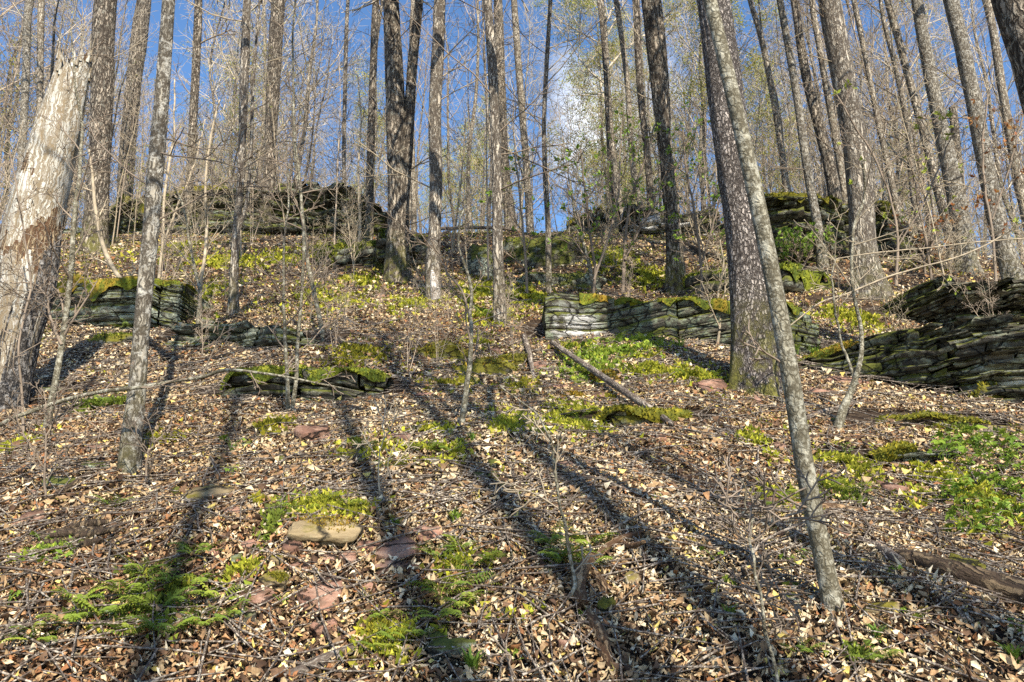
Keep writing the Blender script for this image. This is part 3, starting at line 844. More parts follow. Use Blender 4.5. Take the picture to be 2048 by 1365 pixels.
# ------------------------------------------------------------------ flat stones lying on the leaves
def flat_stone(label, px, py, wpx, hpx, mat, seed, th=0.035, rot=0.0, tilt=0.0, name='flat_stone', corners=6, lift=0.01, mossy=None, layers=1):
    """px, py centre of the top face; wpx, hpx its apparent size; lies along the slope."""
    rng = np.random.default_rng(seed)
    g = ground(px, py)
    t = axis_depth(px, py, g[1])
    nrm = ground_normal(np.array(g[0]), np.array(g[1]))
    vd = np.array(g) / np.linalg.norm(g)
    fore = max(abs(float(np.dot(nrm, vd))), 0.42)
    w, d = wpx * t / F / 2, hpx * t / F / 2 / fore
    a = np.sort(np.linspace(0, 2 * math.pi, corners, endpoint=False) + rng.uniform(-0.3, 0.3, corners))
    # corner polygon, edges subdivided and roughened
    rad = rng.uniform(0.72, 1.2, corners)
    C = np.stack([np.cos(a) * rad * w * 1.08, np.sin(a) * rad * d * 1.08], 1)
    pts = []
    for i in range(corners):
        p0, p1 = C[i], C[(i + 1) % corners]
        for f in (0, 0.34, 0.67): pts.append(p0 * (1 - f) + p1 * f)
    pts = np.array(pts) + rng.normal(0, 0.02 * (w + d) / 2, (corners * 3, 2))
    n = len(pts)
    Vs, Qs, Ts, off = [], [], [], 0
    zt = th
    for lay in range(layers):
        k = 1.0 - 0.05 * (layers - 1 - lay) + rng.normal(0, 0.02)
        z0, z1 = -th * 0.6 + lay * th * 1.5 / layers, -th * 0.6 + (lay + 1) * th * 1.5 / layers * 0.98
        sh = rng.normal(0, 0.012, 2) * (layers > 1)
        rings = [pts * k * 0.98 + sh, pts * k * 1.01 + sh, pts * k * 0.96 + sh, pts * k * 0.5 + sh]
        zz = [z0, z1 * 0.8 + z0 * 0.2, z1, z1]
        V = np.concatenate([np.concatenate([r_, np.full((n, 1), z_) + rng.normal(0, th * 0.08, (n, 1))], 1) for r_, z_ in zip(rings, zz)] + [np.array([[sh[0], sh[1], z1 * 1.02]])])
        i = np.arange(n); j = (i + 1) % n
        for r_ in range(3): Qs.append(np.stack([i + r_ * n, j + r_ * n, j + (r_ + 1) * n, i + (r_ + 1) * n], -1) + off)
        Ts.append(np.stack([i + 3 * n, j + 3 * n, np.full(n, 4 * n)], -1) + off)
        Vs.append(V); off += len(V)
    me = mk_mesh(name, np.concatenate(Vs), np.concatenate(Qs), np.concatenate(Ts), smooth=False, mat=mat)
    o = link(name, me, loc=g + nrm * (lift * 0.8 - 0.002), label=label, cat='flat stone' if name == 'flat_stone' else 'stone')
    qn = Vector((0, 0, 1)).rotation_difference(Vector(nrm))
    o.rotation_mode = 'QUATERNION'
    o.rotation_quaternion = qn @ Quaternion((0, 0, 1), rot) @ Quaternion((1, 0, 0), tilt)
    CLEAR.append((g[0], g[1], w * 0.72, d * 0.62 * math.sqrt(1 - nrm[1] ** 2)))
    if mossy is not None:
        m = int(900)
        rr = np.sqrt(rng.random(m)) * 0.9; aa = rng.random(m) * 6.283
        P = np.stack([rr * np.cos(aa) * w, rr * np.sin(aa) * d, np.full(m, th * 0.9)], 1)
        P = P[(P[:, 0] * 0.8 + P[:, 1] > -0.1 * w) & (fbm(P[:, 0] * 9, P[:, 1] * 9, 0, seed, 2) > -0.3)]
        v, tt, cc = fuzz(P, np.tile([0, 0, 1.0], (len(P), 1)), 0.011, mossy[rng.integers(0, len(mossy), len(P))] * rng.uniform(0.6, 1.3, (len(P), 1)), rng)
        link('moss', mk_mesh('moss', v, None, tt, mat=M['moss'], colors=cc), o)
    return o

ST = [
 ('big tan slab with moss on its back edge, thick and layered', 642, 1078, 160, 44, 'rock_tan', dict(th=0.04, lift=0.05, layers=2, mossy=RUST, corners=7, tilt=0.0, rot=0.12)),
 ('largest red flagstone set flush in the leaves near the bottom', 648, 1198, 92, 62, 'rock_red', dict(th=0.03)),
 ('red flagstone crossed by a tree shadow right of the tan slab', 797, 1107, 78, 44, 'rock_red', dict(th=0.03, rot=0.4)),
 ('small red stone between tan slab and shadowed flagstone', 697, 1124, 34, 28, 'rock_red', dict(th=0.025, rot=0.6)),
 ('red stone chip under the front edge of the tan slab', 742, 1100, 52, 16, 'rock_red', dict(th=0.025)),
 ('orange red stone against the tan slab underside', 660, 1122, 40, 14, 'rock_red', dict(th=0.02)),
 ('long low red stone beyond the shadowed flagstone', 855, 1078, 52, 20, 'rock_red', dict(th=0.04, tilt=0.1)),
 ('mauve red stone below the shadowed flagstone', 790, 1140, 76, 18, 'rock_red', dict(th=0.025)),
 ('mossy topped thin stone propped left of the largest flagstone', 552, 1174, 62, 20, 'rock_tan', dict(th=0.03, lift=0.03, tilt=0.15, layers=2, mossy=MOSS_PAL)),
 ('purple red stone in front of the propped mossy stone', 512, 1200, 70, 30, 'rock_red', dict(th=0.03)),
 ('grey stone in shade at the lower left of the flagstones', 490, 1240, 44, 20, 'rock', dict(th=0.03)),
 ('small orange stone below the largest flagstone', 660, 1258, 26, 18, 'rock_red', dict(th=0.025)),
 ('red brown stone peeking out left of the largest flagstone', 600, 1140, 40, 14, 'rock_red', dict(th=0.02)),
 ('long lichen slab lying left of the middle tree shadow', 412, 998, 100, 30, 'rock_tan', dict(th=0.035, lift=0.03, layers=2, tilt=0.1, rot=0.2)),
 ('small pink stone at the tip of the long lichen slab', 466, 1030, 30, 18, 'rock_red', dict(th=0.03)),
 ('dark red layered stone below the dark mossy ledge', 626, 882, 72, 26, 'rock_red', dict(th=0.07, lift=0.04, layers=2)),
 ('flat brown stone in leaves right of the thin grey trunk', 180, 902, 50, 14, 'rock_red', dict(th=0.025)),
 ('brown tilted stone at the left edge below the snag', 62, 1048, 52, 22, 'rock_red', dict(th=0.04, tilt=0.15)),
 ('grey green flat rock left of the thin grey trunk', 128, 972, 80, 22, 'rock', dict(th=0.03, rot=0.3, lift=0.02)),
 ('grey ledge stone behind the thin grey trunk foot', 190, 940, 70, 16, 'rock', dict(th=0.03, lift=0.02)),
 ('shaded flat stone in the middle tree shadow', 968, 962, 54, 16, 'rock_dark', dict(th=0.04)),
 ('two tone pink stone between middle shadows', 808, 884, 34, 22, 'rock_red', dict(th=0.05)),
 ('reddish chip left of the two tone pink stone', 782, 880, 22, 14, 'rock_red', dict(th=0.04)),
 ('pink stone below the sedge tuft on the middle slope', 1130, 936, 42, 12, 'rock_red', dict(th=0.03)),
 ('pink flat stone right of the fallen brown branch end', 1314, 880, 40, 18, 'rock_red', dict(th=0.04)),
 ('pale pink stone uphill beside the broken grey stick', 1080, 736, 34, 30, 'rock_red', dict(th=0.05)),
 ('long red stone right of the broken grey stick', 1112, 778, 52, 14, 'rock_red', dict(th=0.04)),
 ('round grey red stone next to the mossy step', 1198, 800, 32, 24, 'rock_red', dict(th=0.06)),
 ('rust coloured rock wedge at the big scaly trunk foot', 1425, 782, 62, 26, 'rock_red', dict(th=0.05, tilt=0.25, lift=0.03)),
 ('upright red chip in front of the big scaly trunk', 1516, 810, 14, 22, 'rock_red', dict(th=0.03, tilt=0.3)),
 ('flat red bedrock plate right of the leaning thin trunk', 1690, 768, 70, 18, 'rock_red', dict(th=0.05)),
 ('second flat red plate at the foot of the right outcrop', 1640, 790, 60, 16, 'rock_red', dict(th=0.04)),
 ('round tan pink stone left of the leaning thin trunk', 1492, 1026, 32, 20, 'rock_red', dict(th=0.05)),
 ('mauve pointed stone right of the leaning thin trunk', 1778, 984, 34, 26, 'rock_red', dict(th=0.05, rot=0.7)),
 ('olive mossy rock beside the fallen rotten log', 1925, 1150, 56, 30, 'rock_moss', dict(th=0.06, lift=0.02)),
 ('grey flat stone at the bottom centre beside dark sedge', 900, 1312, 90, 22, 'rock', dict(th=0.05)),
 ('flat stone buried under the thin leaning trunk root', 1770, 1228, 80, 18, 'rock_tan', dict(th=0.03)),
 ('mossy stone in shade right of the stump roots', 1215, 1225, 40, 18, 'rock_moss', dict(th=0.05)),
 ('pink stone half buried on the right slope', 1560, 900, 24, 14, 'rock_red', dict(th=0.04)),
 ('small pink stone on the left slope above the flagstones', 372, 870, 24, 12, 'rock_red', dict(th=0.03)),
 ('thin red plate on the slope below the moss mounds', 846, 795, 46, 10, 'rock_red', dict(th=0.03)),
 ('purple shard left of the tan slab', 500, 1100, 40, 20, 'rock_red', dict(th=0.03, rot=0.6)),
]
for i, (lb, px, py, w, h, m, kw) in enumerate(ST):
    flat_stone(lb, px, py, w, h, M[m], 200 + i, **kw)

exec_later = []
del exec_later

srng = np.random.default_rng(321)
SK = [('rock_red', 'reddish'), ('rock_dark', 'dark'), ('rock_tan', 'tan'), ('rock_red', 'reddish'), ('rock', 'grey')]
for i in range(56):
    px, py = srng.uniform(20, 2030), 1340 - 760 * srng.random() ** 0.8
    mk, word = SK[int(srng.integers(0, 5))]
    wp = srng.uniform(16, 46) * (0.55 + 0.45 * (py - 560) / 800)
    band = 'low on the slope' if py > 1080 else ('halfway up the slope' if py > 800 else 'high on the slope')
    side = 'towards the left' if px < 680 else ('near the middle' if px < 1370 else 'towards the right')
    o = flat_stone(f'small {word} stone half buried in leaves {band} {side}', px, py, wp, wp * srng.uniform(0.3, 0.6), M[mk], 900 + i, th=srng.uniform(0.02, 0.05), rot=srng.uniform(-0.6, 0.6), tilt=srng.normal(0.05, 0.12), corners=int(srng.integers(4, 7)))
    o['group'] = 'small stones half buried in the leaves'

# ------------------------------------------------------------------ trees with trunks taken one by one
def crown_proto(seed, rmin=0.006, n_limb=11, twig='twig_far'):
    """Bare limbs around a leader of length 1 starting at the origin, in units scaled by the tree."""
    rng = np.random.default_rng(seed)
    tubes, tips = [], []
    spec = [(5, 0.75, 0.5, 0.10, 0.05), (4, 0.75, 0.55, 0.13, 0.04), (3, 0.7, 0.6, 0.15, 0.03), (0, 0, 0, 0.18, 0.02)]
    for k in range(n_limb):
        u = k / n_limb * 0.92
        d = perp_dir(np.array([0, 0, 1.0]), R(rng.uniform(28, 58)), k * 2.4 + rng.normal(0, 0.4))
        grow(tubes, tips, np.array([0, 0, u]), d, (0.46 - 0.26 * u) * rng.uniform(0.7, 1.2), 0.011 * (1 - 0.6 * u), 0, spec, rng, rmin / 10)
    V, q = tubes_geo(tubes, 3)
    return mk_mesh('crown', V, q, mat=M[twig])

CROWNS = [crown_proto(41), crown_proto(42), crown_proto(43, twig='twig_warm')]
SIDE_SPEC = [(5, 0.8, 0.45, 0.12, 0.03), (3, 0.8, 0.5, 0.15, 0.02), (0, 0, 0, 0.18, 0.02)]

def px_tree(label, base, nodes, bark, Y=None, height=18.0, crown=True, flare=0.7, flare_h=0.35, sides=24, rings=90, amp=0.05, furrow=0.0, seed=0,
            twigs=(), twigmat='twig_dark', name='forest_tree', cat='tree', group=None, fk=9.0, crown_at=0.5, fork=None, taper=0.3, auto=5):
    """base (px, py); nodes [(px, py, width px)] from the foot to the highest point seen; the trunk goes on above the frame."""
    rng = np.random.default_rng(seed + 500)
    if Y is None:
        g = ground(*base)
    else:
        p = at_depth(base[0], base[1], Y)
        g = np.array([p[0], Y, float(H(p[0], Y))])
    Y = g[1]
    P = [g - [0, 0, 0.25]]
    r = [nodes[0][2] * axis_depth(nodes[0][0], nodes[0][1], Y) / F / 2]
    for px, py, w in nodes:
        p = at_depth(px, py, Y)
        if p[2] < P[-1][2] + 0.1: continue
        P.append(p); r.append(w * axis_depth(px, py, Y) / F / 2)
    P = np.array(P); r = np.array(r)
    top_seen = len(P) - 1
    d = P[-1] - P[-2]; d /= np.linalg.norm(d)
    d = d * 0.75 + np.array([0, 0, 0.25]); d /= np.linalg.norm(d)
    zt = g[2] + height
    if zt > P[-1][2] + 1:
        L = (zt - P[-1][2]) / d[2]
        s0 = P[-1].copy()
        for f in (0.33, 0.66, 1.0):
            P = np.vstack([P, s0 + d * L * f + rng.normal(0, 0.02 * L, 3) * [1, 1, 0]])
            r = np.append(r, max(r[top_seen] * (1 - (1 - taper) * f), 0.012))
    # small random wander so that no trunk is a ruled line
    root = empty(name, g, label, cat, group)
    V, q, t3 = trunk_geo(P - g, r, sides, rings, flare, flare_h, amp, furrow, fk, seed)
    link('trunk', mk_mesh('trunk', V, q, t3, mat=M[bark]), root)
    if crown:
        k = len(P) - 1
        i0 = max(1, top_seen)
        a = P[i0] * (1 - 0.0); top = P[-1]
        ax = top - a; L = np.linalg.norm(ax)
        o = bpy.data.objects.new('crown', CROWNS[seed % 3])
        col.objects.link(o); o.parent = root
        o.location = tuple(float(v) for v in (a - g + ax * 0.08))
        o.rotation_mode = 'QUATERNION'
        o.rotation_quaternion = Vector((0, 0, 1)).rotation_difference(Vector(ax)) @ Quaternion((0, 0, 1), seed * 1.7)
        o.scale = (float(L * 0.95),) * 3
    twigs = list(twigs)
    if crown and Y > 8 and auto:
        for j in range(auto):
            py = rng.uniform(20, 400)
            px = np.interp(py, [q_[1] for q_ in nodes][::-1], [q_[0] for q_ in nodes][::-1])
            twigs.append((px, py, rng.choice([-1, 1]), rng.uniform(0.1, 1.2), rng.uniform(0.6, 1.9), rng.uniform(0.008, 0.018)))
    if twigs:
        for (px, py, dx, dz, ln, rr) in twigs:
            tubes, tips = [], []
            p = at_depth(px, py, Y)
            dd = np.array([dx, rng.normal(-0.2, 0.3), dz]); dd /= np.linalg.norm(dd)
            grow(tubes, tips, p - g, dd, ln, rr, 0, SIDE_SPEC, rng, 0.0035)
            Vt, qt = tubes_geo(tubes, 4)
            link('side_branch', mk_mesh('side_branch', Vt, qt, mat=M['twig_sap' if (rng.random() < 0.6 and Y > 8) else twigmat]), root)
    if fork:
        fp = [at_depth(px, py, Y) for px, py, _ in fork]
        fr = [w * axis_depth(px, py, Y) / F / 2 for px, py, w in fork]
        dd = fp[-1] - fp[-2]; dd /= np.linalg.norm(dd)
        for f in (2.5, 5.0):
            fp.append(fp[-1] + dd * 2.5 + rng.normal(0, 0.08, 3)); fr.append(fr[-1] * 0.72)
        V, q, t3 = trunk_geo(np.array(fp) - g, fr, 16, 50, 0, 1, amp, 0, 9, seed + 3)
        link('second_stem', mk_mesh('second_stem', V, q, t3, mat=M[bark]), root)
    t = axis_depth(base[0], base[1], Y)
    CLEAR.append((g[0], g[1], r[0] * 0.9, r[0] * 0.9))
    return root

# foreground and middle trunks
px_tree('largest trunk, scaly dark bark with a moss flecked flaring foot, right of centre', (1511, 782),
        [(1511, 775, 92), (1508, 720, 86), (1503, 600, 82), (1490, 450, 77), (1458, 250, 70), (1427, 0, 64)], 'bark_scaly',
        flare=0.65, flare_h=0.25, sides=72, rings=260, amp=0.035, furrow=0.055, fk=7.0, seed=1, height=20)
px_tree('thin mottled trunk leaning left across the big scaly one', (1668, 1226),
        [(1666, 1215, 40), (1655, 1160, 38), (1645, 1110, 38), (1612, 950, 36), (1582, 760, 35), (1546, 560, 33), (1502, 350, 31), (1456, 150, 28), (1420, 0, 25)], 'bark_thin',
        flare=0.8, flare_h=0.10, sides=28, rings=160, amp=0.05, seed=2, height=9, twigs=[(1640, 1020, -0.9, 0.1, 0.35, 0.006), (1575, 735, -1, 0.5, 0.25, 0.006)])
px_tree('smooth grey trunk standing in the left foreground', (258, 948),
        [(258, 935, 40), (262, 880, 38), (274, 780, 33), (280, 700, 31), (292, 560, 31), (302, 450, 30), (312, 330, 30), (325, 180, 27), (337, 0, 24)], 'bark_grey',
        flare=0.65, flare_h=0.16, sides=32, rings=140, amp=0.05, seed=3, height=13,
        twigs=[(316, 275, 1, 0.0, 0.35, 0.008), (302, 300, 1, -0.5, 0.8, 0.008), (300, 450, 0.9, 0.6, 1.2, 0.009), (308, 380, -0.9, 0.5, 1.0, 0.007)])
px_tree('dark forked trunk left of centre with lichen at the foot', (800, 560),
        [(797, 550, 47), (796, 500, 44), (797, 400, 42), (794, 300, 41), (789, 150, 36), (782, 0, 31)], 'bark_brown',
        flare=0.4, flare_h=0.5, sides=40, rings=140, amp=0.05, furrow=0.05, seed=4, height=17,
        fork=[(806, 420, 22), (812, 330, 24), (818, 240, 22), (826, 120, 20), (838, 0, 17)],
        twigs=[(800, 455, 1, 0.1, 1.6, 0.015), (806, 350, 1, 0.3, 1.8, 0.015)])
px_tree('two toned trunk with a bare white foot in the centre', (867, 602),
        [(867, 590, 31), (866, 540, 28), (870, 450, 25), (872, 380, 26), (870, 230, 25), (877, 80, 25), (880, 0, 24)], 'bark_pale',
        flare=0.3, flare_h=0.35, sides=32, rings=120, amp=0.06, furrow=0.03, seed=5, height=16, twigs=[(872, 470, 1, 0.5, 1.6, 0.015), (866, 500, -1, 0.3, 1.3, 0.012)])
px_tree('straight pale brown trunk just right of centre', (1001, 648),
        [(1000, 640, 26), (999, 600, 24), (995, 480, 21), (994, 380, 20), (990, 250, 19), (985, 140, 19), (975, 0, 17)], 'bark_pale',
        flare=0.3, flare_h=0.3, sides=32, rings=120, amp=0.05, furrow=0.03, seed=6, height=15,
        twigs=[(992, 290, 1, -0.4, 1.8, 0.014), (978, 30, -1, 0.5, 1.5, 0.012)])
px_tree('mossy brown trunk with a twin stem behind the long pale ledge', (1352, 580),
        [(1352, 570, 36), (1348, 480, 31), (1343, 430, 29), (1331, 300, 27), (1317, 180, 29), (1298, 0, 31)], 'bark_brown',
        flare=0.6, flare_h=0.4, sides=32, rings=120, amp=0.06, furrow=0.04, seed=7, height=17,
        fork=[(1330, 330, 18), (1332, 240, 18), (1327, 120, 16), (1315, 0, 15)])
px_tree('tall dark ridged trunk in front of the blackish right cliff', (1738, 592),
        [(1738, 585, 60), (1731, 540, 53), (1727, 500, 50), (1720, 366, 48), (1692, 183, 44), (1658, 0, 42)], 'bark_pale',
        flare=0.6, flare_h=0.4, sides=44, rings=150, amp=0.04, furrow=0.05, seed=8, height=19)
px_tree('tall grey trunk rising behind the right outcrop, nearest the right edge', (2032, 590),
        [(2030, 570, 38), (2008, 500, 34), (1978, 366, 31), (1943, 183, 28), (1902, 0, 27)], 'bark_grey',
        flare=0.7, flare_h=0.4, sides=28, rings=110, amp=0.05, seed=9, height=17)
px_tree('grey trunk with vertical seams left of the one at the right outcrop', (1935, 545),
        [(1933, 535, 36), (1926, 470, 33), (1906, 366, 32), (1867, 183, 25), (1834, 0, 21)], 'bark_grey',
        flare=0.7, flare_h=0.4, sides=28, rings=110, amp=0.05, seed=10, height=17)
px_tree('thin smooth trunk parallel to the seamed grey trunk', (1905, 520),
        [(1905, 510, 18), (1872, 366, 16), (1825, 183, 14), (1775, 0, 13)], 'bark_far', flare=0.6, sides=18, rings=80, seed=11, height=15)
px_tree('thick brown trunk cut by the upper right corner', (2230, 800),
        [(2220, 760, 95), (2190, 600, 88), (2120, 300, 84), (2075, 140, 78), (2028, 0, 74)], 'bark_brown', flare=0.6, sides=40, rings=110, seed=12, height=16, furrow=0.05)
px_tree('slim trunk in front of the blackish right cliff', (1648, 545),
        [(1646, 535, 21), (1635, 450, 18), (1619, 366, 17), (1592, 183, 15), (1560, 0, 13)], 'bark_grey', flare=0.6, sides=18, rings=80, seed=13, height=15)
px_tree('kinked dark trunk standing on the blackish right cliff', (1668, 395),
        [(1668, 385, 26), (1659, 330, 24), (1643, 270, 22), (1612, 150, 18), (1588, 0, 14)], 'bark_brown', Y=20.5, flare=0.6, sides=20, rings=80, seed=14, height=16)
px_tree('slender trunk on the left end of the blackish right cliff', (1575, 390),
        [(1573, 380, 14), (1560, 280, 13), (1540, 160, 12), (1518, 60, 11), (1500, 0, 10)], 'bark_far', Y=20.5, flare=0.6, sides=16, rings=60, seed=15, height=15)
px_tree('massive shaggy trunk behind the bleached snag', (188, 505),
        [(187, 495, 48), (197, 366, 40), (204, 200, 40), (212, 0, 40)], 'bark_brown', flare=0.6, sides=32, rings=110, seed=16, height=16, furrow=0.06,
        twigs=[(216, 120, 1, 0.6, 1.6, 0.015)])
px_tree('trunk with a bulging foot beside the left cliff', (245, 470),
        [(245, 462, 40), (248, 420, 30), (252, 350, 30), (266, 180, 28), (288, 0, 26)], 'bark_brown', flare=0.5, sides=28, rings=100, seed=17, height=16, furrow=0.04)
px_tree('brown trunk with a pale dead arm above the left cliff', (374, 468),
        [(374, 458, 17), (379, 366, 16), (386, 250, 16), (392, 130, 16), (397, 0, 15)], 'bark_brown', flare=0.4, sides=18, rings=80, seed=18, height=15,
        twigs=[(396, 90, 0.8, 0.8, 1.3, 0.04), (390, 200, -0.7, 0.8, 1.5, 0.02)])
px_tree('pale crooked trunk with two lower stems, left of centre', (466, 632),
        [(466, 622, 19), (468, 560, 17), (472, 470, 16), (480, 380, 14), (487, 200, 17), (494, 0, 15)], 'bark_pale', flare=0.6, sides=22, rings=100, seed=19, height=14, amp=0.08,
        fork=[(474, 470, 8), (490, 420, 7), (500, 340, 7), (505, 200, 6)], twigs=[(482, 330, 1, 0.8, 1.4, 0.012), (478, 430, -1, 0.7, 1.2, 0.01)])
px_tree('tall brown ivy green trunk rising from the left cliff top', (537, 375),
        [(537, 365, 24), (539, 330, 22), (546, 183, 26), (557, 0, 26)], 'bark_brown', Y=21.8, flare=0.2, sides=24, rings=90, seed=20, height=17, furrow=0.05)
px_tree('dark slim trunk close to the left of the forked trunk', (738, 480),
        [(738, 470, 17), (740, 366, 16), (745, 183, 15), (752, 0, 14)], 'bark_brown', flare=0.6, sides=18, rings=80, seed=21, height=16)
px_tree('rough trunk half hidden behind the straight pale brown trunk', (1022, 462),
        [(1022, 455, 26), (1012, 366, 20), (1003, 183, 17), (996, 0, 17)], 'bark_brown', flare=0.4, sides=20, rings=80, seed=22, height=16, twigs=[(1004, 150, 1, 0.5, 2.0, 0.02), (1006, 80, 1, 0.7, 2.0, 0.02)])
px_tree('slim curved trunk on the skyline right of the straight pale brown one', (1060, 455),
        [(1060, 448, 15), (1055, 366, 14), (1041, 183, 14), (1032, 60, 13), (1028, 0, 12)], 'bark_far', Y=23.0, flare=0.6, sides=16, rings=70, seed=23, height=15)
px_tree('very slim straight grey tree right of centre rooted below the skyline', (1097, 592),
        [(1097, 585, 13), (1096, 450, 11), (1091, 366, 10), (1088, 250, 9), (1092, 150, 9), (1101, 0, 8)], 'bark_pale', flare=0.25, flare_h=0.2, sides=16, rings=90, seed=24, height=11, crown=True,
        twigs=[(1092, 260, -1, 1.2, 1.4, 0.012), (1090, 170, 1, 0.8, 1.6, 0.012), (1094, 110, -1, 0.9, 1.3, 0.01)])
px_tree('dark wavy slim tree against the white cloud', (1232, 470),
        [(1232, 460, 11), (1222, 350, 10), (1215, 240, 9), (1211, 150, 9), (1197, 0, 8)], 'bark_brown', flare=0.25, sides=14, rings=70, seed=25, height=13)
px_tree('slim grey tree with a slight curve left of the mossy twin trunk', (1288, 452),
        [(1288, 445, 13), (1271, 366, 12), (1253, 150, 11), (1232, 0, 11)], 'bark_far', Y=22.5, flare=0.6, sides=16, rings=70, seed=26, height=15)
px_tree('mottled dark trunk just left of the mossy twin trunk', (1303, 470),
        [(1303, 460, 15), (1299, 366, 14), (1281, 183, 14), (1272, 0, 14)], 'bark_brown', flare=0.6, sides=16, rings=70, seed=27, height=15)
px_tree('slim trunk behind the bleached snag, left edge of its top', (72, 470),
        [(72, 450, 14), (78, 300, 12), (80, 183, 12), (83, 0, 12)], 'bark_far', flare=0.6, sides=16, rings=70, seed=28, height=14)
px_tree('greenish slim trunk at the far left behind the snag', (32, 470),
        [(34, 440, 16), (44, 300, 14), (52, 150, 14), (60, 0, 14)], 'bark_grey', flare=0.6, sides=16, rings=70, seed=29, height=14, twigs=[(50, 170, 1, 0.8, 1.3, 0.015)])
px_tree('dead broken topped stub among the seamed grey trunks', (1925, 480),
        [(1925, 470, 20), (1918, 366, 18), (1906, 215, 15)], 'bark_brown', Y=18.5, flare=0.6, sides=18, rings=60, seed=30, height=3, crown=False, name='dead_tree')
px_tree('slim trunk leaning at the far right beyond the outcrop', (2085, 500),
        [(2060, 460, 20), (2038, 366, 18), (2005, 183, 16), (1972, 0, 14)], 'bark_far', Y=19.0, flare=0.6, sides=16, rings=70, seed=31, height=15)
px_tree('slim pale tree standing between the forked trunk and the left cliff', (690, 465),
        [(690, 455, 9), (688, 366, 8), (690, 183, 8), (696, 0, 7)], 'bark_pale', flare=0.6, sides=14, rings=60, seed=32, height=13)
px_tree('pale lean trunk seen between centre trunks beyond the crest', (828, 440),
        [(828, 430, 12), (824, 300, 11), (822, 183, 10), (826, 0, 9)], 'bark_far', Y=24.5, flare=0.6, sides=14, rings=60, seed=33, height=15)
px_tree('straight slim trunk behind the kinked dark trunk', (1690, 395),
        [(1686, 366, 15), (1668, 260, 14), (1640, 100, 12), (1624, 0, 11)], 'bark_far', Y=21.0, flare=0.6, sides=16, rings=60, seed=34, height=15)
px_tree('slim trunk seen right of the tall ridged trunk', (1790, 400),
        [(1786, 380, 12), (1760, 260, 11), (1728, 100, 10), (1708, 0, 10)], 'bark_far', Y=21.0, flare=0.6, sides=16, rings=60, seed=35, height=15)

